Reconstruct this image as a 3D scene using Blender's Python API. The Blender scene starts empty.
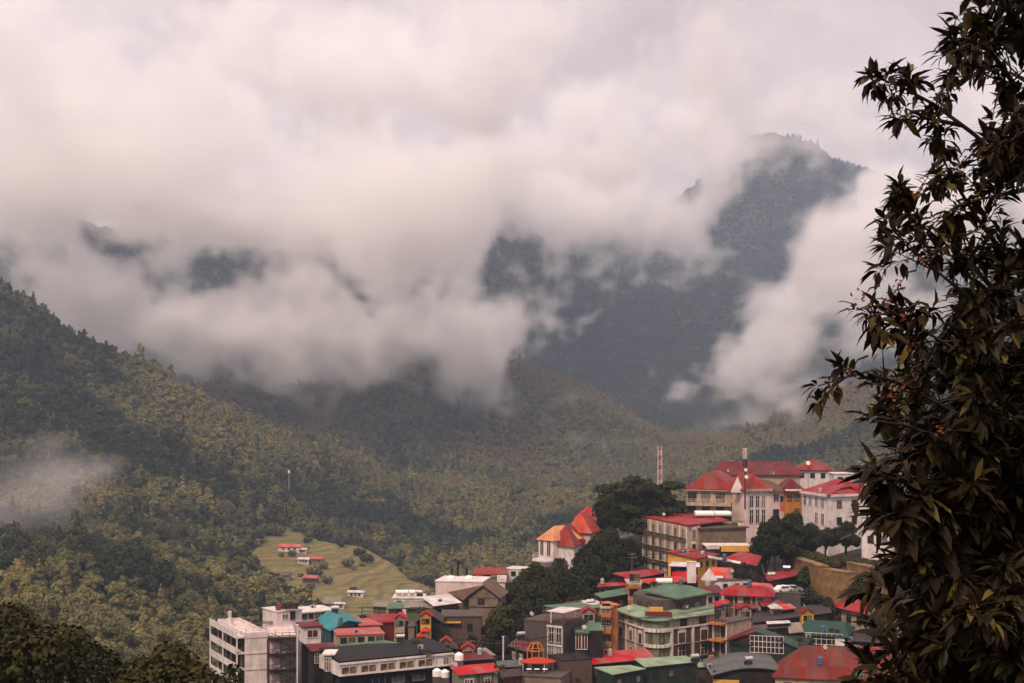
import bpy, bmesh, math, random
import numpy as np
from mathutils import Vector, Matrix

# ------------------------------------------------------------------ camera, sky, sun, exposure
SC = bpy.context.scene
W, H = 1024, 683
F = 1422.0            # focal length in pixels (50 mm on a 36 mm wide frame)
HOR = 400.0           # eye level in the picture
cam_d = bpy.data.cameras.new('camera')
cam_d.lens = 50.0; cam_d.sensor_width = 36.0
cam_d.shift_y = (HOR - H/2)/W
cam_d.clip_start = 0.3; cam_d.clip_end = 30000
cam = bpy.data.objects.new('camera', cam_d)
SC.collection.objects.link(cam)
cam.location = (0, 0, 0); cam.rotation_euler = (math.radians(90), 0, 0)
SC.camera = cam

SUN_EL, SUN_AZ = math.radians(48), math.radians(205)      # azimuth clockwise from +Y
world = bpy.data.worlds.new('World'); SC.world = world; world.use_nodes = True
nt = world.node_tree; nt.nodes.clear(); N = nt.nodes; L = nt.links
wout = N.new('ShaderNodeOutputWorld'); bg = N.new('ShaderNodeBackground'); L.new(bg.outputs[0], wout.inputs[0])
bg.inputs[1].default_value = 0.1
sky = N.new('ShaderNodeTexSky'); sky.sky_type = 'NISHITA'; sky.sun_disc = False
sky.sun_elevation = SUN_EL; sky.sun_rotation = SUN_AZ
tc = N.new('ShaderNodeTexCoord')
mp = N.new('ShaderNodeMapping'); mp.inputs['Scale'].default_value = (1, 1, 1.9); mp.inputs['Location'].default_value = (2.35, 0.1, 0.6)
L.new(tc.outputs['Generated'], mp.inputs[0])
no = N.new('ShaderNodeTexNoise'); no.inputs['Scale'].default_value = 3.4; no.inputs['Detail'].default_value = 6; no.inputs['Roughness'].default_value = 0.56
no.inputs['Distortion'].default_value = 0.35
L.new(mp.outputs[0], no.inputs['Vector'])
cr = N.new('ShaderNodeValToRGB'); L.new(no.outputs[0], cr.inputs[0])
cr.color_ramp.elements[0].position = 0.25; cr.color_ramp.elements[0].color = (0.50, 0.39, 0.395, 1)
cr.color_ramp.elements[1].position = 0.64; cr.color_ramp.elements[1].color = (1.03, 0.845, 0.82, 1)
sz_ = N.new('ShaderNodeSeparateXYZ'); L.new(tc.outputs['Generated'], sz_.inputs[0])     # overcast: brighter overhead
zr = N.new('ShaderNodeMapRange'); zr.inputs[1].default_value = 0.1; zr.inputs[2].default_value = 1; zr.inputs[3].default_value = 10; zr.inputs[4].default_value = 17
L.new(sz_.outputs[2], zr.inputs[0])
sc_ = N.new('ShaderNodeVectorMath'); sc_.operation = 'SCALE'; sc_.inputs['Scale'].default_value = 10.0
L.new(cr.outputs[0], sc_.inputs[0]); L.new(zr.outputs[0], sc_.inputs['Scale'])
mx = N.new('ShaderNodeMixRGB'); mx.inputs[0].default_value = 0.985
L.new(sky.outputs[0], mx.inputs[1]); L.new(sc_.outputs[0], mx.inputs[2])
# below the horizon: dark wooded land
sx = N.new('ShaderNodeSeparateXYZ'); L.new(tc.outputs['Generated'], sx.inputs[0])
mr = N.new('ShaderNodeMapRange'); mr.inputs[1].default_value = -0.12; mr.inputs[2].default_value = -0.02
L.new(sx.outputs[2], mr.inputs[0])
mx2 = N.new('ShaderNodeMixRGB'); mx2.inputs[1].default_value = (0.9, 0.8, 0.7, 1)
L.new(mr.outputs[0], mx2.inputs[0]); L.new(mx.outputs[0], mx2.inputs[2]); L.new(mx2.outputs[0], bg.inputs[0])

sd = bpy.data.lights.new('sun', 'SUN'); sd.energy = 2.9; sd.angle = math.radians(10); sd.color = (1.0, 0.81, 0.62)
sun = bpy.data.objects.new('sun', sd); SC.collection.objects.link(sun)
sdir = Vector((math.sin(SUN_AZ)*math.cos(SUN_EL), math.cos(SUN_AZ)*math.cos(SUN_EL), math.sin(SUN_EL)))
sun.rotation_euler = (-sdir).to_track_quat('-Z', 'Y').to_euler()

vs = SC.view_settings
vs.view_transform = 'Standard'; vs.look = 'None'; vs.exposure = 0.10; vs.gamma = 1.0; vs.use_curve_mapping = False
cy = SC.cycles
SC.render.engine = 'CYCLES'
cy.use_denoising = True
cy.max_bounces = 9; cy.diffuse_bounces = 2; cy.glossy_bounces = 2; cy.volume_bounces = 8; cy.transparent_max_bounces = 8
cy.volume_step_rate = 1.6; cy.volume_max_steps = 256
cy.use_adaptive_sampling = True; cy.adaptive_threshold = 0.02
cy.caustics_reflective = False; cy.caustics_refractive = False

# ------------------------------------------------------------------ helpers
rng = np.random.default_rng(7)
def at(px, py, D):
    """The point seen at pixel (px, py) standing D metres ahead."""
    return Vector(((px-512)/F*D, D, (HOR-py)/F*D))

def link(o, parent=None):
    SC.collection.objects.link(o)
    if parent is not None: o.parent = parent
    return o

def tag(o, label=None, cat=None, group=None, kind=None):
    if label: o['label'] = label
    if cat: o['category'] = cat
    if group: o['group'] = group
    if kind: o['kind'] = kind
    return o

def mesh_np(name, verts, faces, mat=None, smooth=False):
    me = bpy.data.meshes.new(name)
    verts = np.asarray(verts, dtype=np.float32); faces = np.asarray(faces, dtype=np.int32)
    k = faces.shape[1]
    me.vertices.add(len(verts)); me.vertices.foreach_set('co', verts.ravel())
    me.loops.add(faces.size); me.loops.foreach_set('vertex_index', faces.ravel())
    me.polygons.add(len(faces)); me.polygons.foreach_set('loop_start', np.arange(0, faces.size, k, dtype=np.int32))
    me.polygons.foreach_set('loop_total', np.full(len(faces), k, dtype=np.int32))
    if smooth: me.polygons.foreach_set('use_smooth', np.ones(len(faces), dtype=bool))
    me.update(calc_edges=True)
    if mat: me.materials.append(mat)
    return me

def vnoise2(x, y, seed):
    r = np.random.default_rng(seed).random((256, 256))
    xi = np.floor(x).astype(int); yi = np.floor(y).astype(int)
    fx = x-xi; fy = y-yi
    fx = fx*fx*fx*(fx*(fx*6-15)+10); fy = fy*fy*fy*(fy*(fy*6-15)+10)
    a = r[xi & 255, yi & 255]; b = r[(xi+1) & 255, yi & 255]; c = r[xi & 255, (yi+1) & 255]; d = r[(xi+1) & 255, (yi+1) & 255]
    return (a*(1-fx)+b*fx)*(1-fy)+(c*(1-fx)+d*fx)*fy
def fbm2(x, y, seed, octs=5, gain=.5):
    s = 0; a = 1; t = 0
    for i in range(octs):
        s = s+a*vnoise2(x*2**i+17.3*i, y*2**i+5.1*i, seed+i); t += a; a *= gain
    return s/t

def sstep(a, b, x):
    t = np.clip((x-a)/(b-a), 0, 1); return t*t*(3-2*t)

# ------------------------------------------------------------------ materials
MATS = {}
def new_mat(name):
    m = bpy.data.materials.new(name); m.use_nodes = True
    nt = m.node_tree; b = nt.nodes['Principled BSDF']; MATS[name] = m
    b.inputs['Specular IOR Level'].default_value = 0.3
    return m, nt, b
def nn(nt, t, **kw):
    n = nt.nodes.new(t)
    for k, v in kw.items(): setattr(n, k, v)
    return n
# ------------------------------------------------------------------ terrain
# rows of the land from near to far; each gives distance and height (as the eye level sees it) over the columns PXA
PXA = [-1600, -900, -300, 0, 60, 120, 200, 260, 320, 400, 460, 520, 560, 620, 680, 720, 780, 840, 900, 1000, 1300, 1900, 2700]
def rowz(D, zs): return (np.full(len(PXA), D, float) if np.isscalar(D) else np.array(D, float)), np.array(zs, float)
def rowp(D, ps):
    D = np.full(len(PXA), D, float) if np.isscalar(D) else np.array(D, float)
    return D, (HOR-np.array(ps, float))/F*D
n_ = len(PXA)
ROWS = [
 rowz(1.0, [-1.7]*n_),
 rowz(12, [-4]*n_),
 rowz(45, [-20]*n_),
 rowz(110, [-42]*n_),
 rowz(200, [-50,-50,-55,-60,-62,-64,-66,-66,-64,-60,-57,-55,-55,-55,-55,-54,-53,-52,-50,-48,-48,-50,-50]),
 rowz(270, [-50,-50,-58,-66,-68,-70,-70,-68,-66,-63,-60,-57,-57,-57,-57,-56,-55,-53,-50,-47,-47,-50,-50]),
 #        -1600 -900 -300 0   60  120  200  260  320  400  460  520  560  620  680  720  780  840  900 1000 1300
 rowz(315, [-55,-55,-62,-70,-74,-78,-78,-76,-71,-64,-57,-50,-48,-49,-48,-46,-44,-42,-40,-38,-40,-50,-50]),
 rowz(345, [-58,-58,-66,-74,-78,-82,-84,-83,-78,-68,-58,-47,-42,-43,-42,-40,-38,-36,-35,-34,-36,-50,-50]),
 rowz(385, [-60,-60,-68,-78,-82,-88,-92,-92,-88,-80,-68,-52,-44,-38,-35,-34,-33,-32,-32,-32,-36,-50,-50]),
 rowz(460, [-60,-60,-70,-80,-86,-94,-100,-102,-102,-98,-92,-82,-76,-70,-64,-60,-58,-56,-54,-50,-50,-60,-60]),
 rowp([650]*n_, [470,480,510,548,548,566,598,625,640,645,650,655,655,650,645,640,635,630,600,560,520,500,500]),
 rowp([800]*n_, [430,450,490,524,530,545,570,590,597,600,605,612,615,615,610,605,600,590,570,540,480,450,450]),
 rowp([1000]*n_, [330,350,410,442,450,468,500,524,534,552,570,580,580,570,560,555,548,535,510,480,420,400,400]),
 rowp([1150]*n_, [250,270,320,368,388,412,446,484,508,524,535,540,538,532,524,518,508,495,475,440,380,360,350]),
 rowp([1300]*n_, [180,200,234,296,332,362,398,428,456,498,508,510,508,506,500,494,484,468,445,405,340,310,300]),
 rowp([1500,1500,1500,1500,1500,1500,1500,1520,1550,1600,1600,1600,1600,1600,1600,1580,1550,1500,1500,1500,1500,1500,1500],
      [200,215,262,318,352,384,416,432,444,468,470,474,476,476,470,462,445,425,400,350,280,250,250]),
 rowp([1750]*n_, [260,270,320,366,400,416,424,420,418,428,430,434,440,452,452,446,420,396,370,315,240,210,210]),
 rowp([2000]*n_, [300,310,350,390,402,400,396,388,378,366,360,364,378,412,441,442,428,408,390,350,290,260,260]),
 rowp([2350]*n_, [310,320,355,386,394,392,388,384,380,378,376,385,400,420,438,440,436,425,410,380,330,300,300]),
 rowp([2800]*n_, [280,290,300,310,318,326,330,334,338,342,350,362,370,378,386,392,388,370,345,310,260,240,240]),
 rowp([3300,3300,3200,3200,3200,3200,3200,3200,3200,3200,3200,3300,3300,3300,3300,3300,3300,3300,3300,3300,3300,3300,3300],
      [215,220,212,208,214,226,238,248,256,262,248,242,262,290,279,290,318,320,285,250,210,190,190]),
 rowp([3800]*n_, [235,240,240,240,248,258,262,268,278,284,280,286,300,300,290,285,265,270,262,235,190,170,170]),
 rowp([4500]*n_, [200,214,226,232,240,250,252,250,252,262,262,258,250,234,212,180,148,170,200,215,170,150,150]),
 rowp([5600]*n_, [230,240,250,255,260,265,265,262,262,270,270,268,262,250,240,215,200,210,228,240,210,190,190]),
 rowp([8000]*n_, [330,330,330,330,330,330,330,330,330,330,330,330,330,330,330,330,330,330,330,330,330,330,330]),
]
def smooth_cols(vals, q):
    """cubic (Catmull-Rom, uneven) interpolation of row values over the columns"""
    x = np.array(PXA, float); v = vals
    m = np.zeros_like(v); d = np.diff(v)/np.diff(x)
    for i in range(1, len(v)-1):
        if d[i-1]*d[i] > 0:
            w1 = 2*(x[i+1]-x[i])+(x[i]-x[i-1]); w2 = (x[i+1]-x[i])+2*(x[i]-x[i-1])
            m[i] = (w1+w2)/(w1/d[i-1]+w2/d[i])
    m[0] = d[0]; m[-1] = d[-1]
    i = np.clip(np.searchsorted(x, q)-1, 0, len(x)-2); h = x[i+1]-x[i]; t = (q-x[i])/h
    return ((2*t**3-3*t**2+1)*v[i]+(t**3-2*t**2+t)*h*m[i]+(-2*t**3+3*t**2)*v[i+1]+(t**3-t**2)*h*m[i+1])

NC, NR = 760, 620
qpx = np.concatenate([np.linspace(-1600, -80, 110, endpoint=False), np.linspace(-80, 1100, 560, endpoint=False), np.linspace(1100, 2700, 91)])
rowD = np.array([smooth_cols(r[0], qpx) for r in ROWS]); rowZ = np.array([smooth_cols(r[1], qpx) for r in ROWS])
gD = np.concatenate([np.geomspace(1.0, 180, 40, endpoint=False), np.geomspace(180, 600, 110, endpoint=False), np.geomspace(600, 1100, 170, endpoint=False),
                     np.geomspace(1100, 2200, 170, endpoint=False), np.geomspace(2200, 5000, 150, endpoint=False), np.geomspace(5000, 8000, 20)])
GZ = np.zeros((len(gD), len(qpx)))
for j in range(len(qpx)):
    x = rowD[:, j]; v = rowZ[:, j]; h = np.diff(x); d = np.diff(v)/h
    m = np.zeros_like(v)
    ok = d[:-1]*d[1:] > 0
    w1 = 2*h[1:]+h[:-1]; w2 = h[1:]+2*h[:-1]
    with np.errstate(divide='ignore', invalid='ignore'):
        mm = (w1+w2)/(w1/d[:-1]+w2/d[1:])
    m[1:-1] = np.where(ok, mm, 0); m[0] = d[0]; m[-1] = d[-1]
    i = np.clip(np.searchsorted(x, gD)-1, 0, len(x)-2); t = (gD-x[i])/h[i]; hh = h[i]
    GZ[:, j] = ((2*t**3-3*t**2+1)*v[i]+(t**3-2*t**2+t)*hh*m[i]+(-2*t**3+3*t**2)*v[i+1]+(t**3-t**2)*hh*m[i+1])
GX = (qpx[None, :]-512)/F*gD[:, None]; GY = np.repeat(gD[:, None], len(qpx), 1)

FX = lambda x, y: 512+F*x/y
def field_mask(x, y):
    """1 on the open terraced fields of the valley floor (world metres)"""
    px = 512+F*x/y
    wob = (fbm2(x/45., y/45., 91, 3)-.5)
    c = np.interp(px, [200, 235, 262, 300, 345, 400, 440, 470], [760, 800, 960, 1010, 990, 930, 830, 760])
    lo = np.interp(px, [200, 240, 285, 315, 340, 400, 440, 500], [880, 880, 810, 730, 640, 640, 640, 640])
    m = sstep(-12, 12, c-y+wob*90)*sstep(-12, 12, y-lo+wob*60)*sstep(-6, 6, (px-226)+wob*60)*sstep(-6, 6, 452-px+wob*70)
    return m
# gullies and lumps, stronger the farther (and larger) the hill
amp = np.interp(gD, [0, 300, 420, 600, 1000, 1300, 2000, 2600, 3300, 4500, 8000], [0, 0, 2, 5, 11, 14, 16, 45, 110, 170, 200])[:, None]
wx = fbm2(GX/400, GY/400, 3, 3)*120; wy = fbm2(GX/400+9, GY/400, 5, 3)*120
n1 = 1-2*np.abs(fbm2((GX+wx)/230., (GY+wy)/330., 11, 5)-.5)*1.6
n2 = 1-2*np.abs(fbm2((GX+wx)/520., (GY+wy)/760., 31, 6)-.5)*1.6
blend = sstep(2300, 3000, GY)
nz = (n1*(1-blend)+n2*blend)-.72
fm = field_mask(GX, GY)
GZ = GZ+amp*nz*1.3*(1-fm)
# paddy terraces: the field steps down in level shelves
zt = GZ+9*fbm2(GX/90., GY/90., 44, 3)
step = 1.25; fr = zt/step-np.floor(zt/step)
GZ = GZ+fm*(sstep(.6, 1., fr)-fr)*step*.8

def ground_z(x, y):
    """height of the land by bilinear lookup"""
    x = np.asarray(x, float); y = np.asarray(y, float)
    q = 512+F*x/y
    j = np.clip(np.searchsorted(qpx, q)-1, 0, len(qpx)-2); i = np.clip(np.searchsorted(gD, y)-1, 0, len(gD)-2)
    t = np.clip((q-qpx[j])/(qpx[j+1]-qpx[j]), 0, 1); s = np.clip((y-gD[i])/(gD[i+1]-gD[i]), 0, 1)
    return (GZ[i, j]*(1-t)+GZ[i, j+1]*t)*(1-s)+(GZ[i+1, j]*(1-t)+GZ[i+1, j+1]*t)*s

m, nt, b = new_mat('forest_floor')
tcn = nn(nt, 'ShaderNodeTexCoord')
att = nn(nt, 'ShaderNodeAttribute', attribute_name='field')
n0 = nn(nt, 'ShaderNodeTexNoise'); n0.inputs['Scale'].default_value = .06; n0.inputs['Detail'].default_value = 8
nt.links.new(tcn.outputs['Object'], n0.inputs['Vector'])
r0 = nn(nt, 'ShaderNodeValToRGB'); nt.links.new(n0.outputs[0], r0.inputs[0])
r0.color_ramp.elements[0].position = .35; r0.color_ramp.elements[0].color = (.026, .032, .014, 1)
r0.color_ramp.elements[1].position = .7; r0.color_ramp.elements[1].color = (.075, .075, .028, 1)
# field colours: ripe rice in bands following the terraces
sp = nn(nt, 'ShaderNodeSeparateXYZ'); nt.links.new(tcn.outputs['Object'], sp.inputs[0])
mz = nn(nt, 'ShaderNodeMapping'); mz.inputs['Scale'].default_value = (.010, .02, .9); nt.links.new(tcn.outputs['Object'], mz.inputs[0])
n1_ = nn(nt, 'ShaderNodeTexNoise'); n1_.inputs['Scale'].default_value = 1.; n1_.inputs['Detail'].default_value = 5; n1_.inputs['Roughness'].default_value = .6
nt.links.new(mz.outputs[0], n1_.inputs['Vector'])
r1 = nn(nt, 'ShaderNodeValToRGB'); nt.links.new(n1_.outputs[0], r1.inputs[0])
cols = [(.34, (.07, .09, .022)), (.43, (.175, .135, .038)), (.50, (.12, .078, .028)), (.56, (.215, .155, .047)), (.62, (.09, .10, .028)), (.70, (.15, .15, .04))]
e = r1.color_ramp.elements
e[0].position, e[0].color = cols[0][0], (*cols[0][1], 1); e[1].position, e[1].color = cols[-1][0], (*cols[-1][1], 1)
for p, c in cols[1:-1]:
    k = e.new(p); k.color = (*c, 1)
mixf = nn(nt, 'ShaderNodeMixRGB'); nt.links.new(att.outputs['Fac'], mixf.inputs[0]); nt.links.new(r0.outputs[0], mixf.inputs[1]); nt.links.new(r1.outputs[0], mixf.inputs[2])
at2 = nn(nt, 'ShaderNodeAttribute', attribute_name='town'); mixt = nn(nt, 'ShaderNodeMixRGB'); nt.links.new(at2.outputs['Fac'], mixt.inputs[0]); 
at3 = nn(nt, 'ShaderNodeAttribute', attribute_name='bund'); mixb = nn(nt, 'ShaderNodeMixRGB'); mixb.inputs[2].default_value = (.04, .055, .015, 1); nt.links.new(at3.outputs['Fac'], mixb.inputs[0])
nt.links.new(mixf.outputs[0], mixb.inputs[1]); nt.links.new(mixb.outputs[0], mixt.inputs[1])
rt = nn(nt, 'ShaderNodeValToRGB'); nt.links.new(n0.outputs[0], rt.inputs[0]); rt.color_ramp.elements[0].color = (.012, .011, .008, 1); rt.color_ramp.elements[1].color = (.05, .035, .028, 1)
nt.links.new(rt.outputs[0], mixt.inputs[2]); nt.links.new(mixt.outputs[0], b.inputs['Base Color']); b.inputs['Roughness'].default_value = .95
bp = nn(nt, 'ShaderNodeBump'); bp.inputs['Strength'].default_value = .6; bp.inputs['Distance'].default_value = 3
nt.links.new(n0.outputs[0], bp.inputs['Height']); nt.links.new(bp.outputs[0], b.inputs['Normal'])

R_, C_ = GX.shape
idx = np.arange(R_*C_).reshape(R_, C_)
fc = np.stack([idx[:-1, :-1], idx[:-1, 1:], idx[1:, 1:], idx[1:, :-1]], -1).reshape(-1, 4)
me = mesh_np('ground', np.stack([GX, GY, GZ], -1).reshape(-1, 3), fc, m, True)
a = me.attributes.new('field', 'FLOAT', 'POINT'); a.data.foreach_set('value', fm.ravel().astype(np.float32))
me.attributes.new('bund', 'FLOAT', 'POINT').data.foreach_set('value', (fm*sstep(.62, .95, fr)*.55).ravel().astype(np.float32))
tw_ = sstep(500, 440, GY)*sstep(200, 225, FX(GX, GY)); me.attributes.new('town', 'FLOAT', 'POINT').data.foreach_set('value', tw_.ravel().astype(np.float32))
ground = link(bpy.data.objects.new('ground', me)); tag(ground, 'wooded valley land with terraced fields and mountains', kind='structure')

# ------------------------------------------------------------------ clouds (fog volumes at their real distance)
def noise3(shape, cells, seed):
    """smooth lattice noise on a grid; cells = lattice cells along each axis"""
    r = np.random.default_rng(seed)
    out = r.random([int(math.ceil(c))+2 for c in cells]).astype(np.float32)
    for ax in range(3):
        q = np.linspace(0, cells[ax], shape[ax], endpoint=False); i = q.astype(int); t = (q-i).astype(np.float32)
        t = t*t*t*(t*(t*6-15)+10)
        a_ = np.take(out, i, ax); b_ = np.take(out, i+1, ax)
        sh = [1, 1, 1]; sh[ax] = -1; t = t.reshape(sh)
        out = a_*(1-t)+b_*t
    return out
def fbm3(shape, size, base, seed, octs, gain=.5, lim=10.):
    s = 0; a_ = 1; t = 0
    for o in range(octs):
        L_ = base/2**o
        if L_ < lim: break
        s = s+a_*(noise3(shape, [d/L_ for d in size], seed+o)-.5); a_ *= gain
    return s/s.std()
def billow3(shape, size, base, seed, octs, gain=.55, lim=16.):
    s = 0; a_ = 1
    for o in range(octs):
        L_ = base/2**o
        if L_ < lim: break
        s = s+a_*np.abs(noise3(shape, [d/L_ for d in size], seed+o)-.5); a_ *= gain
    s = s-s.mean(); return -s/s.std()
def cloud_mat(name, k, col, aniso=.15):
    m = bpy.data.materials.new(name); m.use_nodes = True; nt = m.node_tree; nt.nodes.clear()
    o = nn(nt, 'ShaderNodeOutputMaterial'); v = nn(nt, 'ShaderNodeVolumePrincipled'); a_ = nn(nt, 'ShaderNodeAttribute', attribute_name='density')
    mu = nn(nt, 'ShaderNodeMath', operation='MULTIPLY'); mu.inputs[1].default_value = k
    nt.links.new(a_.outputs['Fac'], mu.inputs[0]); nt.links.new(mu.outputs[0], v.inputs['Density'])
    v.inputs['Density Attribute'].default_value = ''
    v.inputs['Color'].default_value = (*col, 1); v.inputs['Anisotropy'].default_value = aniso
    nt.links.new(v.outputs[0], o.inputs['Volume']); return m

def fog_volume(name, lo, hi, dens, mat):
    """a fog volume filled from a 3D array of densities"""
    shape = dens.shape
    me = bpy.data.meshes.new(name); me.vertices.add(dens.size)
    me.attributes.new('d', 'FLOAT', 'POINT').data.foreach_set('value', dens.astype(np.float32).ravel())
    o = bpy.data.objects.new(name, me); link(o)
    g = bpy.data.node_groups.new(name+'_grid', 'GeometryNodeTree'); g.is_modifier = True
    g.interface.new_socket('Geometry', in_out='INPUT', socket_type='NodeSocketGeometry')
    g.interface.new_socket('Geometry', in_out='OUTPUT', socket_type='NodeSocketGeometry')
    gi = g.nodes.new('NodeGroupInput'); go = g.nodes.new('NodeGroupOutput'); l = g.links
    vc = g.nodes.new('GeometryNodeVolumeCube')
    vc.inputs['Min'].default_value = lo; vc.inputs['Max'].default_value = hi
    for ax, k in enumerate('XYZ'): vc.inputs['Resolution '+k].default_value = shape[ax]
    pos = g.nodes.new('GeometryNodeInputPosition'); sep = g.nodes.new('ShaderNodeSeparateXYZ'); l.new(pos.outputs[0], sep.inputs[0])
    acc = None
    for ax in range(3):
        st = (hi[ax]-lo[ax])/(shape[ax]-1)
        s1 = g.nodes.new('ShaderNodeMath'); s1.operation = 'SUBTRACT'; s1.inputs[1].default_value = lo[ax]; l.new(sep.outputs[ax], s1.inputs[0])
        s2 = g.nodes.new('ShaderNodeMath'); s2.operation = 'DIVIDE'; s2.inputs[1].default_value = st; l.new(s1.outputs[0], s2.inputs[0])
        s3 = g.nodes.new('ShaderNodeMath'); s3.operation = 'ROUND'; l.new(s2.outputs[0], s3.inputs[0])
        ci = g.nodes.new('FunctionNodeFloatToInt'); ci.rounding_mode = 'ROUND'; l.new(s3.outputs[0], ci.inputs[0])
        mu = g.nodes.new('FunctionNodeIntegerMath'); mu.operation = 'MULTIPLY'; mu.inputs[1].default_value = [shape[1]*shape[2], shape[2], 1][ax]
        l.new(ci.outputs[0], mu.inputs[0])
        if acc is None: acc = mu
        else:
            ad = g.nodes.new('FunctionNodeIntegerMath'); ad.operation = 'ADD'; l.new(acc.outputs[0], ad.inputs[0]); l.new(mu.outputs[0], ad.inputs[1]); acc = ad
    na = g.nodes.new('GeometryNodeInputNamedAttribute'); na.data_type = 'FLOAT'; na.inputs['Name'].default_value = 'd'
    si = g.nodes.new('GeometryNodeSampleIndex'); si.data_type = 'FLOAT'; si.domain = 'POINT'
    l.new(gi.outputs[0], si.inputs['Geometry']); l.new(na.outputs['Attribute'], si.inputs['Value']); l.new(acc.outputs[0], si.inputs['Index'])
    l.new(si.outputs[0], vc.inputs['Density'])
    sm = g.nodes.new('GeometryNodeSetMaterial'); sm.inputs['Material'].default_value = mat
    l.new(vc.outputs[0], sm.inputs[0]); l.new(sm.outputs[0], go.inputs[0])
    md = o.modifiers.new('grid', 'NODES'); md.node_group = g
    me.materials.append(mat)
    return o

def grid_axes(lo, hi, vox):
    vox = vox if hasattr(vox, '__len__') else (vox,)*3
    sh = [int(round((hi[a]-lo[a])/vox[a]))+1 for a in range(3)]
    ax = [np.linspace(lo[a], hi[a], sh[a], dtype=np.float32) for a in range(3)]
    return sh, np.meshgrid(*ax, indexing='ij')

def blob(px, py, cx, cy_, rx, ry, ang=0):
    c, s = math.cos(math.radians(ang)), math.sin(math.radians(ang))
    u = ((px-cx)*c+(py-cy_)*s)/rx; v = (-(px-cx)*s+(py-cy_)*c)/ry
    return np.exp(-(u*u+v*v)*1.2)

def seg(px, py, pts, r0, r1=None):
    """soft band along a polyline"""
    best = None
    for (ax_, ay, ar), (bx_, by, br) in zip(pts[:-1], pts[1:]):
        dx, dy = bx_-ax_, by-ay; t = np.clip(((px-ax_)*dx+(py-ay)*dy)/(dx*dx+dy*dy), 0, 1)
        r = ar+(br-ar)*t
        d = np.hypot(px-ax_-t*dx, py-ay-t*dy)/r
        best = d if best is None else np.minimum(best, d)
    return np.exp(-best**2*1.2)

# the main bank lying in the valley, between the near slope and the middle ridge
lo, hi = (-1150., 1470., -85.), (560., 2050., 500.); VOX = (5.2, 11., 5.2)
sh, (X, Y, Z) = grid_axes(lo, hi, VOX)
PX = 512+F*X/Y; PY = HOR-F*Z/Y
sz = [hi[0]-lo[0], (hi[1]-lo[1])/2.2, hi[2]-lo[2]]
na = fbm3(sh, sz, 260., 21, 6, .68); nb = billow3(sh, sz, 130., 51, 4, .7, 12.)
low = np.interp(PX, [-300, 0, 50, 100, 150, 200, 250, 300, 400, 450, 500, 530, 560, 600, 660, 720, 800],
                    [230, 262, 300, 330, 350, 372, 388, 402, 408, 400, 372, 318, 280, 225, 165, 110, 40])
wpx = fbm3(sh, sz, 120., 401, 4, .65)*21; wpy = fbm3(sh, sz, 110., 431, 4, .65)*16
PX = PX+wpx; PY = PY+wpy
low = low+fbm3(sh, sz, 200., 71, 3)*24
cov = np.clip((low-PY)/75., -1.3, .58)*.75+.12-.7*sstep(185, 90, PY)
cov += .55*blob(PX, PY, 40, 240, 62, 34) + .85*blob(PX, PY, 545, 297, 34, 22, -30)+.35*blob(PX, PY, 250, 330, 90, 40, -30)
cov += .25*blob(PX, PY, 330, 350, 120, 45)
cov -= .75*blob(PX, PY, 8, 215, 26, 22)*1.6 + 1.0*seg(PX, PY, [(92, 240, 24), (150, 262, 26), (225, 292, 16)], 1)+.6*blob(PX, PY, 150, 262, 50, 26)+.42*blob(PX, PY, 190, 262, 210, 50)+.5*seg(PX, PY, [(240, 262, 10), (330, 285, 16), (430, 300, 10)], 1) + .3*blob(PX, PY, 235, 245, 40, 14) + .3*blob(PX, PY, 300, 330, 60, 16, 15) + .3*blob(PX, PY, 440, 325, 50, 14, -10)
cov -= 1.0*blob(PX, PY, 506, 262, 42, 34) + .3*blob(PX, PY, 440, 290, 60, 16) + .5*blob(PX, PY, 590, 260, 60, 50)
cov -= .5*blob(PX, PY, 230, 345, 30, 14, 30)+.45*blob(PX, PY, 560, 370, 60, 40)
cov += .75*seg(PX, PY, [(-40, 190, 30), (60, 196, 28), (150, 210, 28), (330, 232, 28), (540, 228, 34)], 1)
edge = sstep(0, 130, X-lo[0])*sstep(0, 120, hi[0]-X)*sstep(0, 100, Y-lo[1])*sstep(0, 140, hi[1]-Y)*sstep(0, 30, Z-lo[2])*sstep(0, 60, hi[2]-Z)
mid = 1760+fbm3(sh, [sz[0], 1, sz[2]], 350., 81, 2)*60
d = cov+na*.60+nb*.46-.02-1.1*sstep(90, 290, np.abs(Y-mid))
soft = sstep(320, 400, PY)*sstep(150, 300, PX)
dens = np.clip(d*1.25, 0, 1.3)**(1.2+.9*soft)*(1-.45*soft)*edge
gz = ground_z(X, Y)
MAIN = fog_volume('cloud_bank', lo, hi, dens, cloud_mat('cloud_vapour', .0165, (.995, .985, .985)))
tag(MAIN, 'thick pinkish white cloud bank lying over the forested valley slopes', 'cloud', kind='stuff')

# torn cloud over the far mountain on the right
lo, hi = (-150., 2440., -20.), (1450., 3000., 640.); VOX = (6.4, 14., 6.4)
sh, (X, Y, Z) = grid_axes(lo, hi, VOX)
PX = 512+F*X/Y; PY = HOR-F*Z/Y
sz = [hi[0]-lo[0], (hi[1]-lo[1])/2.2, hi[2]-lo[2]]
na = fbm3(sh, sz, 300., 121, 6, .68); nb = billow3(sh, sz, 150., 151, 4, .7, 12.)
PX = PX+fbm3(sh, sz, 150., 461, 4, .6)*13; PY = PY+fbm3(sh, sz, 140., 471, 4, .6)*10
cov = -.62+np.zeros_like(PX)
cov += 1.05*seg(PX, PY, [(685, 398, 20), (735, 355, 30), (790, 305, 34), (850, 255, 40), (925, 205, 50)], 1)
cov += 1.0*blob(PX, PY, 885, 325, 90, 75, -40)+.55*blob(PX, PY, 770, 365, 70, 34, -40)
cov += .95*np.clip((250-PY+(PX-640)*.05)/55., 0, 1)-.35*sstep(140, 40, PY)
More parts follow.
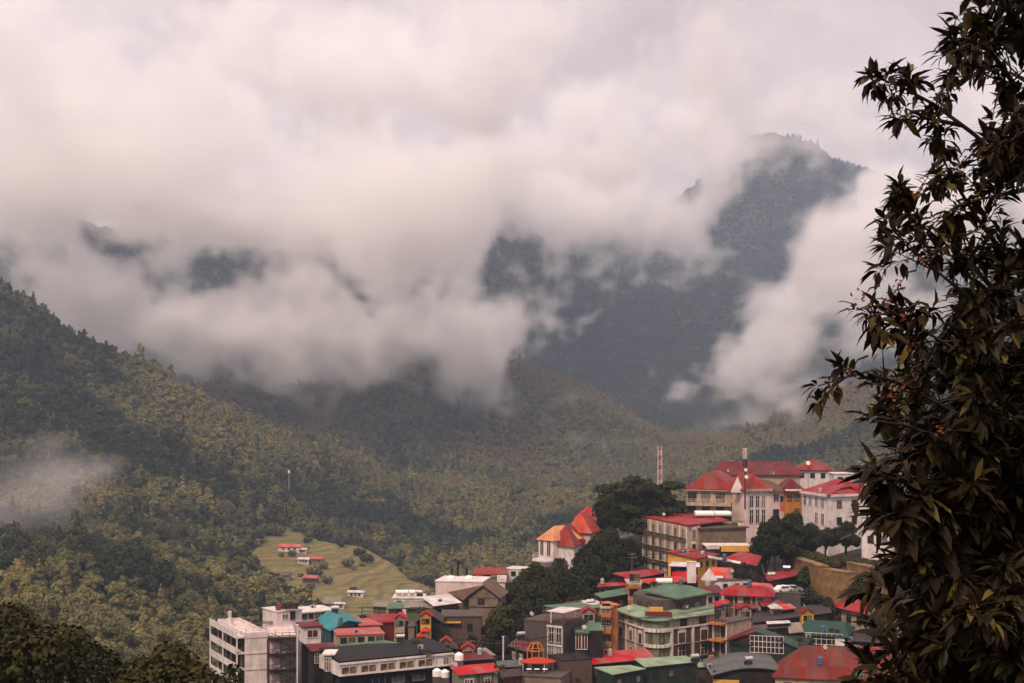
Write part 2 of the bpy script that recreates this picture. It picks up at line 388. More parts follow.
cov += .85*seg(PX, PY, [(520, 200, 50), (600, 225, 40), (660, 238, 34), (740, 265, 22)], 1)
cov += .4*seg(PX, PY, [(610, 325, 8), (655, 283, 10)], 1)
cov -= 1.5*blob(PX, PY, 776, 232, 80, 54, -35) + .9*blob(PX, PY, 808, 195, 62, 32) + .95*blob(PX, PY, 778, 150, 50, 20)+1.1*blob(PX, PY, 640, 355, 85, 62, -20)+.35*blob(PX, PY, 610, 290, 50, 30)+.4*blob(PX, PY, 690, 215, 30, 24)
cov += .12
edge = sstep(0, 120, X-lo[0])*sstep(0, 120, hi[0]-X)*sstep(0, 140, Y-lo[1])*sstep(0, 140, hi[1]-Y)*sstep(0, 30, Z-lo[2])*sstep(0, 60, hi[2]-Z)
mid = 2720+fbm3(sh, [sz[0], 1, sz[2]], 350., 181, 2)*60
d = cov+na*.46+nb*.32+.0-1.1*sstep(90, 290, np.abs(Y-mid))
dens = np.clip(d*1.25, 0, 1.3)**1.2*edge
FAR = fog_volume('cloud_bank', lo, hi, dens, cloud_mat('far_cloud_vapour', .015, (.995, .985, .985)))
tag(FAR, 'torn white cloud drifting across the far mountain on the right', 'cloud', kind='stuff')

# a small wisp rising from the near slope on the left
lo, hi = (-360., 700., -75.), (-190., 860., 20.); VOX = 5.0
lo, hi = (-420., 690., -70.), (-170., 840., 15.)
sh, (X, Y, Z) = grid_axes(lo, hi, VOX)
PX = 512+F*X/Y; PY = HOR-F*Z/Y
sz = [hi[a]-lo[a] for a in range(3)]
na = fbm3(sh, sz, 90., 221, 5, .58, 7.)
cov = -.85+.95*seg(PX, PY, [(-60, 510, 60), (10, 498, 40), (70, 475, 24), (130, 458, 12)], 1)+.45*blob(PX, PY, 65, 440, 60, 12)
edge = sstep(0, 25, X-lo[0])*sstep(0, 25, hi[0]-X)*sstep(0, 30, Y-lo[1])*sstep(0, 30, hi[1]-Y)*sstep(0, 12, hi[2]-Z)
wv = fbm3(sh, sz, 60., 261, 3)
d = cov+na*.6+wv*.2+.02
dens = np.clip(d, 0, 1.2)**1.3*edge
WISP = fog_volume('mist_wisp', lo, hi, dens, cloud_mat('mist_vapour', .012, (.99, .97, .97)))
tag(WISP, 'small pale mist wisp rising off the dark forest at left', 'mist', kind='stuff')

# the hazy air of the whole place
m = bpy.data.materials.new('haze'); m.use_nodes = True; nt = m.node_tree; nt.nodes.clear()
o_ = nn(nt, 'ShaderNodeOutputMaterial'); v = nn(nt, 'ShaderNodeVolumePrincipled')
v.inputs['Density'].default_value = .000125; v.inputs['Color'].default_value = (.54, .67, .88, 1); v.inputs['Anisotropy'].default_value = .1
nt.links.new(v.outputs[0], o_.inputs['Volume'])
x0, x1, y0, y1, z0, z1 = -12400, 12400, -60, 8060, float(GZ.min())-2, float(GZ.max())+40
hv = [(x, y, z) for x in (x0, x1) for y in (y0, y1) for z in (z0, z1)]
hf = [(0, 1, 3, 2), (4, 6, 7, 5), (0, 4, 5, 1), (2, 3, 7, 6), (0, 2, 6, 4), (1, 5, 7, 3)]
haze = link(bpy.data.objects.new('haze', mesh_np('haze', hv, hf, m))); tag(haze, kind='stuff')
# ------------------------------------------------------------------ trees
def leaf_mat(name, dark, light, dry=(.16, .085, .03), rough=.6, sat_dry=.12):
    """foliage: tint from the single tree (instance attribute or object colour) and from each leaf clump"""
    m, nt, b = new_mat(name)
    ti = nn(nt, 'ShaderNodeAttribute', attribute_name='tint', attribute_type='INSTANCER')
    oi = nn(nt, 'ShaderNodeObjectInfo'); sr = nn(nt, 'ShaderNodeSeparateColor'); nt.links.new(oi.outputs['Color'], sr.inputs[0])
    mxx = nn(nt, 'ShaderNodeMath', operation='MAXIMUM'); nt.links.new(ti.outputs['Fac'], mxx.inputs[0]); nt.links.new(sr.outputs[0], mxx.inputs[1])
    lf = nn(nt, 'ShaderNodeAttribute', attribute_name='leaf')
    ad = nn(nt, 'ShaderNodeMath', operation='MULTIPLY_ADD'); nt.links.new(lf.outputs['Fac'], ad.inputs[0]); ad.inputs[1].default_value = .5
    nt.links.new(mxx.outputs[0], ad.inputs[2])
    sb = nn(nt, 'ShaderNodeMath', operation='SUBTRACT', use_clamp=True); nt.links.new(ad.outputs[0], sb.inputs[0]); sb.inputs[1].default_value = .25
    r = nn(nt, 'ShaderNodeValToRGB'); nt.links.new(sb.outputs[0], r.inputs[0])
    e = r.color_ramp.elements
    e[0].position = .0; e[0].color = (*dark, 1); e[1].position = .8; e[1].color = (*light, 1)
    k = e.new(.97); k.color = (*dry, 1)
    nt.links.new(r.outputs[0], b.inputs['Base Color']); b.inputs['Roughness'].default_value = rough
    b.inputs['Specular IOR Level'].default_value = .08
    return m
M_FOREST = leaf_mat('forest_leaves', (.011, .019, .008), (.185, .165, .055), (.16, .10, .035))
M_TOWNLEAF = leaf_mat('town_leaves', (.005, .008, .003), (.045, .046, .012), (.06, .04, .012))
m, nt, b = new_mat('bark'); M_BARK = m
n0 = nn(nt, 'ShaderNodeTexNoise'); n0.inputs['Scale'].default_value = 6; n0.inputs['Detail'].default_value = 5
tcn = nn(nt, 'ShaderNodeTexCoord'); mz = nn(nt, 'ShaderNodeMapping'); mz.inputs['Scale'].default_value = (1, 1, .25)
nt.links.new(tcn.outputs['Object'], mz.inputs[0]); nt.links.new(mz.outputs[0], n0.inputs['Vector'])
r0 = nn(nt, 'ShaderNodeValToRGB'); nt.links.new(n0.outputs[0], r0.inputs[0])
r0.color_ramp.elements[0].color = (.012, .008, .006, 1); r0.color_ramp.elements[1].color = (.05, .036, .026, 1)
nt.links.new(r0.outputs[0], b.inputs['Base Color']); b.inputs['Roughness'].default_value = .9

def crown_geo(seed, lobes, n, size, flat=.75, up=.35):
    """leaf clumps (bent quads) spread over several lobes; returns verts, faces, leaf attribute"""
    r = np.random.default_rng(seed)
    lob = np.array(lobes, float)                       # cx, cy, cz, rx, rz
    w = lob[:, 3]**2; pick = r.choice(len(lob), n, p=w/w.sum())
    dv = r.normal(size=(n, 3)); dv /= np.linalg.norm(dv, axis=1)[:, None]
    dv[:, 2] = np.where(dv[:, 2] < -.35, -dv[:, 2], dv[:, 2])
    rad = r.uniform(.72, 1.06, n)**.8
    c = lob[pick, :3]+dv*rad[:, None]*np.stack([lob[pick, 3], lob[pick, 3], lob[pick, 4]], 1)
    nrm = dv+r.normal(size=(n, 3))*.55; nrm[:, 2] += up; nrm /= np.linalg.norm(nrm, axis=1)[:, None]
    a = np.cross(nrm, r.normal(size=(n, 3))); a /= np.linalg.norm(a, axis=1)[:, None]
    bb = np.cross(nrm, a)
    s = size*r.uniform(.6, 1.35, n)[:, None]
    v = np.stack([c-a*s*1.1, c-bb*s*flat+nrm*s*.12, c+a*s*1.1-nrm*s*.25, c+bb*s*flat+nrm*s*.05], 1).reshape(-1, 3)
    f = np.arange(n*4).reshape(n, 4)
    lfv = np.clip(r.normal(.5, .22, n)+.25*(dv[:, 2])*0, 0, 1)
    return v, f, np.repeat(lfv, 4)

def core_geo(lobes, k=.8, seg_=7, ring=5, seed=0):
    """rough dark inner mass of each lobe so that the crown is not see-through everywhere"""
    r = np.random.default_rng(seed+99); V = []; Fc = []; o = 0
    for cx, cy_, cz, rx, rz in lobes:
        pts = []
        for i in range(ring+1):
            th = math.pi*i/ring
            for j in range(seg_):
                ph = 2*math.pi*j/seg_; q = k*r.uniform(.82, 1.12)
                pts.append((cx+rx*q*math.sin(th)*math.cos(ph), cy_+rx*q*math.sin(th)*math.sin(ph), cz+rz*q*math.cos(th)))
        V += pts
        for i in range(ring):
            for j in range(seg_):
                Fc.append((o+i*seg_+j, o+(i+1)*seg_+j, o+(i+1)*seg_+(j+1) % seg_, o+i*seg_+(j+1) % seg_))
        o = len(V)
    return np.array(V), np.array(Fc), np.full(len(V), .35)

def join_geo(*gs):
    V = []; Fc = []; A = []; o = 0
    for v, f, a in gs:
        V.append(v); Fc.append(f+o); A.append(a); o += len(v)
    return np.concatenate(V), np.concatenate(Fc), np.concatenate(A)

def tube_geo(pts, radii, k=6):
    pts = [Vector(p) for p in pts]; V = []; Fc = []
    for i, p in enumerate(pts):
        d = (pts[min(i+1, len(pts)-1)]-pts[max(i-1, 0)]).normalized()
        a = d.orthogonal().normalized() if abs(d.z) < .9 else d.cross(Vector((1, 0, 0))).normalized(); bq = d.cross(a)
        for j in range(k):
            t = 2*math.pi*j/k; V.append(p+(a*math.cos(t)+bq*math.sin(t))*radii[i])
    for i in range(len(pts)-1):
        for j in range(k):
            Fc.append((i*k+j, i*k+(j+1) % k, (i+1)*k+(j+1) % k, (i+1)*k+j))
    return np.array([tuple(v) for v in V]), np.array(Fc), np.zeros(len(V))

def leaf_mesh(name, geo, mat):
    v, f, a = geo
    me = mesh_np(name, v, f, mat)
    me.attributes.new('leaf', 'FLOAT', 'POINT').data.foreach_set('value', a.astype(np.float32)); return me

def round_lobes(seed, R, Hc, n=7, z0=.5):
    """lobes of a broadleaf crown of radius R and height Hc sitting above z0"""
    r = random.Random(seed); L_ = [(0, 0, z0+Hc*.5, R*.62, Hc*.46)]
    for i in range(n):
        a = 2*math.pi*(i+r.uniform(-.3, .3))/n; q = R*r.uniform(.42, .66); s = R*r.uniform(.30, .50)
        L_.append((q*math.cos(a), q*math.sin(a), z0+Hc*r.uniform(.22, .72), s, s*r.uniform(.7, 1.)))
    L_.append((R*.15*r.uniform(-1, 1), R*.15*r.uniform(-1, 1), z0+Hc*.8, R*.4, Hc*.24))
    return L_

# kinds of forest tree (about 8 m wide, z = 0 at the ground)
FOREST_KINDS = []
def forest_kind(seed, kind, n, leaf, core_k=.84):
    if kind == 'round':
        lb = round_lobes(seed, 4.2, 6.2, 6, 2.0)
    elif kind == 'tall':
        lb = [(0, 0, 4.5, 2.7, 2.6), (.6, .4, 7.0, 2.4, 2.4), (-.5, .2, 9.4, 1.9, 2.2), (.2, -.4, 11.4, 1.1, 1.6), (1.3, -1.1, 5.6, 1.6, 1.4)]
    elif kind == 'low':
        lb = round_lobes(seed, 4.6, 3.9, 7, .8)
    else:
        lb = [(0, 0, 3.0, 2.9, 1.7), (0, 0, 5.2, 2.3, 1.6), (0, 0, 7.4, 1.7, 1.5), (0, 0, 9.4, 1.1, 1.4), (0, 0, 11.2, .5, 1.2)]
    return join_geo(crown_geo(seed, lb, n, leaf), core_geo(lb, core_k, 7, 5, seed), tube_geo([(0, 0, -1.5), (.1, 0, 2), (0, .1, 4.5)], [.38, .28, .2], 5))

src = bpy.data.collections.new('forest_kinds')
for i, (kd, n, lf) in enumerate([('round', 150, .85), ('round', 150, .8), ('tall', 130, .75), ('low', 130, .8), ('cone', 120, .7), ('round', 150, .9)]):
    o = bpy.data.objects.new('forest_tree_%d' % i, leaf_mesh('forest_tree_source', forest_kind(300+i, kd, n, lf), M_FOREST)); o.color = (0, 0, 0, 1)
    src.objects.link(o)

# where trees stand
P = []
D = 470.
while D < 5300:
    s = float(np.interp(D, [450, 900, 1500, 2200, 3300, 5000], [6.8, 6.1, 5.7, 6.8, 9.0, 11.5]))
    xa, xb = (-190-512)/F*D, (1180-512)/F*D
    xs = np.arange(xa, xb, s); n = len(xs)
    x = xs+rng.uniform(-.42, .42, n)*s+(.5*s if len(P) % 2 else 0); y = D+rng.uniform(-.42, .42, n)*s
    P.append(np.stack([x, y, np.full(n, s)], 1)); D += s
P = np.concatenate(P)
# the nearer forest at the left, in front of the spur
Q = []; D = 300.
while D < 470:
    xs = np.arange((-190-512)/F*D, (215-512)/F*D-20, 7.2); n = len(xs)
    Q.append(np.stack([xs+rng.uniform(-3, 3, n), D+rng.uniform(-3, 3, n), np.full(n, 7.2)], 1)); D += 7.2
D = 225.
while D < 470:   # wooded slope at the right of the town
    xs = np.arange((925-512)/F*D+8, (1250-512)/F*D, 7.2); n = len(xs)
    Q.append(np.stack([xs+rng.uniform(-3, 3, n), D+rng.uniform(-3, 3, n), np.full(n, 7.2)], 1)); D += 7.2
P = np.concatenate([P]+Q)
px_ = FX(P[:, 0], P[:, 1])
keep = field_mask(P[:, 0], P[:, 1]) < .30+.65*rng.random(len(P))**2
# trees stand thinly about the edges and the little groves of the field
keep |= (rng.random(len(P)) < .06) & (P[:, 1] < 1050) & (P[:, 1] > 640) & (field_mask(P[:, 0], P[:, 1]) > .3) & (fbm2(P[:, 0]/60, P[:, 1]/60, 77, 2) > .55)
keep &= ~((px_ > 215) & (px_ < 905) & (P[:, 1] < 470))
P = P[keep]
z = ground_z(P[:, 0], P[:, 1])
# drop what lies deep behind a ridge
hz = np.maximum.accumulate(GZ/GY*F, axis=0)
qi = np.clip(np.searchsorted(gD, P[:, 1])-1, 0, len(gD)-1); qj = np.clip(np.searchsorted(qpx, FX(P[:, 0], P[:, 1])), 0, len(qpx)-1)
vis = (z+16)/P[:, 1]*F > hz[qi, qj]-6
P = P[vis]; z = z[vis]; nP = len(P)
patch = fbm2(P[:, 0]/130., P[:, 1]/130., 401, 4); patch2 = fbm2(P[:, 0]/55., P[:, 1]/55., 431, 3)
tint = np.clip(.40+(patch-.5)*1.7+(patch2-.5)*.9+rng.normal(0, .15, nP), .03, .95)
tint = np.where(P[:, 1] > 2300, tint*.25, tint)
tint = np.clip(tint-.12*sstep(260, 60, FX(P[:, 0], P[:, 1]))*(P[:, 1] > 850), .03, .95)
spur = (P[:, 1] > 1500) & (P[:, 1] < 2100); tint = np.where(spur, np.clip(tint+.40*sstep(400, 600, FX(P[:, 0], P[:, 1])), 0, .95), tint)  # sunlight on the middle spur, put into a lighter leaf tint
kindi = rng.choice(6, nP, p=[.27, .25, .12, .12, .04, .20])
con = (fbm2(P[:, 0]/200., P[:, 1]/200., 451, 3) > .56) & (rng.random(nP) < .35); kindi[con] = 4; inf = field_mask(P[:, 0], P[:, 1]) > .2; kindi[inf] = 3
scl = P[:, 2]/7.2*np.clip(rng.lognormal(-.08, .27, nP), .45, 1.7)
scl = np.where(tint > .8, scl*.8, scl); scl = np.where(inf, scl*.8, scl)
scl = scl*np.where(rng.random(nP) < .08, 1.35, 1.)
size_px = scl*8*F/P[:, 1]
hz0 = np.maximum.accumulate(GZ/GY*F, axis=0)[np.clip(np.searchsorted(gD, P[:, 1])-1, 0, len(gD)-1), np.clip(np.searchsorted(qpx, FX(P[:, 0], P[:, 1])), 0, len(qpx)-1)]
pxc = FX(P[:, 0], P[:, 1]); pyc = HOR-F*(z+6)/P[:, 1]
front = (pxc > 2) & (pxc < 225) & (pyc > 300) & (pyc < 676) & (z/P[:, 1]*F > hz0-3)
order = np.argsort(np.where(front, -size_px, 0))
near = order[:290]; near = near[front[near]]
mask = np.ones(nP, bool); mask[near] = False
KIND_LABEL = ['round crowned broadleaf tree among the near trees on the dark left slope', 'lumpy broadleaf tree among the near trees on the dark left slope',
              'tall narrow tree rising among the near trees on the left slope', 'low spreading tree among the near trees on the left slope',
              'dark pointed conifer among the near trees on the left slope', 'full rounded tree among the near trees on the dark left slope']
srcs = list(src.objects)
near_meshes = [leaf_mesh('forest_tree', forest_kind(500+i, kd, n, lf), M_FOREST) for i, (kd, n, lf) in
               enumerate([('round', 700, .42), ('round', 700, .40), ('tall', 600, .38), ('low', 600, .40), ('cone', 600, .34), ('round', 700, .42)])]
for q in near:
    o = bpy.data.objects.new('forest_tree', near_meshes[kindi[q]]); link(o)
    o.location = (P[q, 0], P[q, 1], z[q]-.3); o.rotation_euler = (0, 0, rng.uniform(0, 6.28)); s = scl[q]
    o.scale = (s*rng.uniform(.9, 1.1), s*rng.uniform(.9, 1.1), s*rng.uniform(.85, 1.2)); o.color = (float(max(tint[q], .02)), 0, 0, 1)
    tag(o, KIND_LABEL[kindi[q]], 'tree', 'near forest trees on the left slope')

me = bpy.data.meshes.new('forest'); k = mask.sum(); me.vertices.add(k)
me.vertices.foreach_set('co', np.stack([P[mask, 0], P[mask, 1], z[mask]-.4], 1).astype(np.float32).ravel())
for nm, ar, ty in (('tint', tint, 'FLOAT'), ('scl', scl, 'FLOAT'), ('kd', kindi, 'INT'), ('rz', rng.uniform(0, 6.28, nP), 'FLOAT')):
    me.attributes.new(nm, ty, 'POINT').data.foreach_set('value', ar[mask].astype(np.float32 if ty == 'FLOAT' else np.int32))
forest = link(bpy.data.objects.new('forest', me)); tag(forest, 'dense green and brown forest covering the valley slopes', 'forest', kind='stuff'); forest.color = (0, 0, 0, 1)
g = bpy.data.node_groups.new('forest_scatter', 'GeometryNodeTree'); g.is_modifier = True
g.interface.new_socket('Geometry', in_out='INPUT', socket_type='NodeSocketGeometry'); g.interface.new_socket('Geometry', in_out='OUTPUT', socket_type='NodeSocketGeometry')
gi = g.nodes.new('NodeGroupInput'); go = g.nodes.new('NodeGroupOutput'); l = g.links
ci = g.nodes.new('GeometryNodeCollectionInfo'); ci.inputs['Collection'].default_value = src; ci.inputs['Separate Children'].default_value = True; ci.inputs['Reset Children'].default_value = True
ip = g.nodes.new('GeometryNodeInstanceOnPoints'); ip.inputs['Pick Instance'].default_value = True
def nattr(nm, ty):
    n = g.nodes.new('GeometryNodeInputNamedAttribute'); n.data_type = ty; n.inputs['Name'].default_value = nm; return n.outputs['Attribute']
l.new(gi.outputs[0], ip.inputs['Points']); l.new(ci.outputs[0], ip.inputs['Instance']); l.new(nattr('kd', 'INT'), ip.inputs['Instance Index'])
cx = g.nodes.new('ShaderNodeCombineXYZ'); l.new(nattr('rz', 'FLOAT'), cx.inputs[2]); l.new(cx.outputs[0], ip.inputs['Rotation'])
l.new(nattr('scl', 'FLOAT'), ip.inputs['Scale']); l.new(ip.outputs[0], go.inputs[0])
forest.modifiers.new('scatter', 'NODES').node_group = g
print('forest points', k, 'near', len(near), 'nearest px', size_px[near].max(), size_px[near].min())
# ------------------------------------------------------------------ paints, metals, tiles
def grime(nt, col, k=.35, scale=.8, stretch=.55, dark=(.05, .04, .035)):
    """weathering: rain streaks and blotches of dirt"""
    t = nn(nt, 'ShaderNodeTexCoord'); mz = nn(nt, 'ShaderNodeMapping'); mz.inputs['Scale'].default_value = (1, 1, stretch)
    nt.links.new(t.outputs['Object'], mz.inputs[0])
    n = nn(nt, 'ShaderNodeTexNoise'); n.inputs['Scale'].default_value = scale; n.inputs['Detail'].default_value = 6; n.inputs['Roughness'].default_value = .65
    nt.links.new(mz.outputs[0], n.inputs['Vector'])
    r = nn(nt, 'ShaderNodeMapRange'); r.inputs[1].default_value = .40; r.inputs[2].default_value = .70; r.inputs[3].default_value = 0; r.inputs[4].default_value = k
    nt.links.new(n.outputs[0], r.inputs[0])
    mx = nn(nt, 'ShaderNodeMixRGB'); mx.inputs[1].default_value = (*col, 1); mx.inputs[2].default_value = (*dark, 1); nt.links.new(r.outputs[0], mx.inputs[0])
    return mx, n
def paint(name, col, k=.45, rough=.85, **kw):
    m, nt, b = new_mat(name); mx, n = grime(nt, col, k, **kw)
    nt.links.new(mx.outputs[0], b.inputs['Base Color']); b.inputs['Roughness'].default_value = rough; b.inputs['Specular IOR Level'].default_value = .12; return m
def metal(name, col, k=.4, pitch=.9, rough=.65, tile=False):
    """sheet roof: joints and ribs run down the slope (UV in metres)"""
    m, nt, b = new_mat(name)
    uv = nn(nt, 'ShaderNodeUVMap', uv_map='UVMap'); mz = nn(nt, 'ShaderNodeMapping'); mz.inputs['Scale'].default_value = (1, .18, 1)
    nt.links.new(uv.outputs[0], mz.inputs[0])
    n = nn(nt, 'ShaderNodeTexNoise'); n.inputs['Scale'].default_value = .9; n.inputs['Detail'].default_value = 7; n.inputs['Roughness'].default_value = .62; nt.links.new(mz.outputs[0], n.inputs['Vector'])
    n2 = nn(nt, 'ShaderNodeTexNoise'); n2.inputs['Scale'].default_value = .22; n2.inputs['Detail'].default_value = 3; nt.links.new(uv.outputs[0], n2.inputs['Vector'])
    r = nn(nt, 'ShaderNodeMapRange'); r.inputs[1].default_value = .42; r.inputs[2].default_value = .72; r.inputs[4].default_value = k; nt.links.new(n.outputs[0], r.inputs[0])
    mx = nn(nt, 'ShaderNodeMixRGB'); mx.inputs[1].default_value = (*col, 1); mx.inputs[2].default_value = (col[0]*.32+.02, col[1]*.4+.018, col[2]*.4+.015, 1); nt.links.new(r.outputs[0], mx.inputs[0])
    r2 = nn(nt, 'ShaderNodeMapRange'); r2.inputs[1].default_value = .3; r2.inputs[2].default_value = .7; r2.inputs[3].default_value = .6; r2.inputs[4].default_value = 1.15; nt.links.new(n2.outputs[0], r2.inputs[0])
    hs = nn(nt, 'ShaderNodeHueSaturation'); nt.links.new(mx.outputs[0], hs.inputs['Color']); nt.links.new(r2.outputs[0], hs.inputs['Value'])
    sp = nn(nt, 'ShaderNodeSeparateXYZ'); nt.links.new(uv.outputs[0], sp.inputs[0])
    dv_ = nn(nt, 'ShaderNodeVectorMath', operation='DIVIDE'); dv_.inputs[1].default_value = (pitch*2, 3.1, 1); fl_ = nn(nt, 'ShaderNodeVectorMath', operation='FLOOR'); wn = nn(nt, 'ShaderNodeTexWhiteNoise', noise_dimensions='2D')
    nt.links.new(uv.outputs[0], dv_.inputs[0]); nt.links.new(dv_.outputs[0], fl_.inputs[0]); nt.links.new(fl_.outputs[0], wn.inputs['Vector'])
    ws = nn(nt, 'ShaderNodeMapRange'); ws.inputs[3].default_value = .8; ws.inputs[4].default_value = 1.1; nt.links.new(wn.outputs[0], ws.inputs[0]); nt.links.new(ws.outputs[0], hs.inputs['Saturation'])
    wv = nn(nt, 'ShaderNodeMath', operation='MULTIPLY'); nt.links.new(r2.outputs[0], wv.inputs[0]); nt.links.new(ws.outputs[0], wv.inputs[1]); nt.links.new(wv.outputs[0], hs.inputs['Value'])
    w = nn(nt, 'ShaderNodeMath', operation='PINGPONG'); w.inputs[1].default_value = pitch/2; nt.links.new(sp.outputs[0], w.inputs[0])
    g_ = nn(nt, 'ShaderNodeMapRange'); g_.inputs[1].default_value = .0; g_.inputs[2].default_value = .07; g_.inputs[3].default_value = .62; g_.inputs[4].default_value = 1; nt.links.new(w.outputs[0], g_.inputs[0])
    vm = nn(nt, 'ShaderNodeMixRGB', blend_type='MULTIPLY'); vm.inputs[0].default_value = .8; nt.links.new(hs.outputs[0], vm.inputs[1]); nt.links.new(g_.outputs[0], vm.inputs[2])
    nt.links.new(vm.outputs[0], b.inputs['Base Color']); b.inputs['Roughness'].default_value = rough; b.inputs['Specular IOR Level'].default_value = .18
    bp = nn(nt, 'ShaderNodeBump'); bp.inputs['Strength'].default_value = .5; bp.inputs['Distance'].default_value = .12
    nt.links.new(w.outputs[0], bp.inputs['Height']); nt.links.new(bp.outputs[0], b.inputs['Normal'])
    return m
PW = paint('white_paint', (.62, .55, .53)); PWC = paint('clean_white_paint', (.66, .58, .56), .42)
PC = paint('cream_paint', (.42, .315, .235), .55); PT = paint('tan_paint', (.21, .145, .10), .65)
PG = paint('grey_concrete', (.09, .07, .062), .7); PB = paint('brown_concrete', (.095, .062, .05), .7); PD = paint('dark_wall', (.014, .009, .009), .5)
PGR = paint('sage_paint', (.17, .18, .11), .5); PDG = paint('dark_green_paint', (.010, .026, .019), .5); PMG = paint('mid_green_paint', (.10, .14, .06), .4)
PO = paint('orange_paint', (.46, .16, .04), .45); PY_ = paint('yellow_paint', (.62, .34, .06), .3); PM = paint('maroon_paint', (.16, .022, .025), .35)
PR = paint('red_paint', (.50, .03, .025), .3); PCO = paint('coral_paint', (.62, .15, .09), .3); PBE = paint('beige_paint', (.20, .15, .105), .65)
PPK = paint('pinkish_paint', (.62, .47, .45), .3); PST = paint('stone_wall', (.26, .15, .06), .9, scale=.5, stretch=1.0); PTE = paint('teal_wall', (.03, .075, .085), .4)
PBR = paint('brown_wood', (.09, .045, .03), .4)
MR = metal('red_sheet', (.31, .013, .015), .6); MRB = metal('bright_red_sheet', (.47, .010, .016), .4); MRD = metal('dark_red_sheet', (.14, .014, .016), .5); MRU = metal('rust_tile', (.17, .020, .010), .6, .45)
MCO = metal('coral_sheet', (.58, .09, .07), .3); MTR = metal('tile_red', (.27, .024, .013), .5, .45); MOR = metal('orange_tile', (.47, .058, .024), .45, .45)
MPO = metal('pale_orange_tile', (.66, .26, .12), .3, .45)
MG = metal('green_sheet', (.085, .16, .095), .4); MSG = metal('sage_sheet', (.24, .31, .20), .3); MDG = metal('dark_green_sheet', (.02, .06, .045), .3)
MTL = metal('teal_sheet', (.025, .21, .235), .25); MW = metal('white_sheet', (.62, .56, .56), .3); MGY = metal('grey_sheet', (.10, .105, .10), .4)
MBR = metal('brown_tile', (.15, .085, .06), .5, .5); MBE = metal('beige_sheet', (.25, .20, .15), .5); MBK = metal('black_sheet', (.007, .005, .005), .2)
MGB = metal('weathered_sheet', (.04, .028, .023), .5); MPK = metal('pink_sheet', (.42, .10, .09), .3)
m, nt, b = new_mat('dark_glass'); GL = m; b.inputs['Base Color'].default_value = (.02, .02, .022, 1); b.inputs['Roughness'].default_value = .18; b.inputs['Specular IOR Level'].default_value = .35
m, nt, b = new_mat('curtained_glass'); GLB = m; b.inputs['Roughness'].default_value = .4
n0 = nn(nt, 'ShaderNodeTexNoise'); n0.inputs['Scale'].default_value = 1.6; tcn = nn(nt, 'ShaderNodeTexCoord'); nt.links.new(tcn.outputs['Object'], n0.inputs['Vector'])
r0 = nn(nt, 'ShaderNodeValToRGB'); r0.color_ramp.elements[0].position = .4; r0.color_ramp.elements[1].position = .62; r0.color_ramp.elements[0].color = (.03, .022, .016, 1); r0.color_ramp.elements[1].color = (.22, .14, .07, 1)
nt.links.new(n0.outputs[0], r0.inputs[0]); nt.links.new(r0.outputs[0], b.inputs['Base Color'])
m, nt, b = new_mat('pale_curtain'); GLP = m; b.inputs['Base Color'].default_value = (.16, .14, .125, 1); b.inputs['Roughness'].default_value = .5
m, nt, b = new_mat('maroon_glass'); GLM = m; b.inputs['Base Color'].default_value = (.06, .014, .016, 1); b.inputs['Roughness'].default_value = .3
m, nt, b = new_mat('steel'); ST = m; b.inputs['Base Color'].default_value = (.55, .53, .53, 1); b.inputs['Metallic'].default_value = .8; b.inputs['Roughness'].default_value = .35
m, nt, b = new_mat('plastic_white'); PLW = m; b.inputs['Base Color'].default_value = (.75, .72, .7, 1); b.inputs['Roughness'].default_value = .4
m, nt, b = new_mat('dull_plastic'); DPL = m; b.inputs['Base Color'].default_value = (.30, .28, .27, 1); b.inputs['Roughness'].default_value = .5
m, nt, b = new_mat('blue_plastic'); BPL = m; b.inputs['Base Color'].default_value = (.06, .10, .17, 1)
m, nt, b = new_mat('black_metal'); BKM = m; b.inputs['Base Color'].default_value = (.025, .02, .02, 1); b.inputs['Roughness'].default_value = .5
m, nt, b = new_mat('tyre'); TYR = m; b.inputs['Base Color'].default_value = (.015, .015, .015, 1); b.inputs['Roughness'].default_value = .9

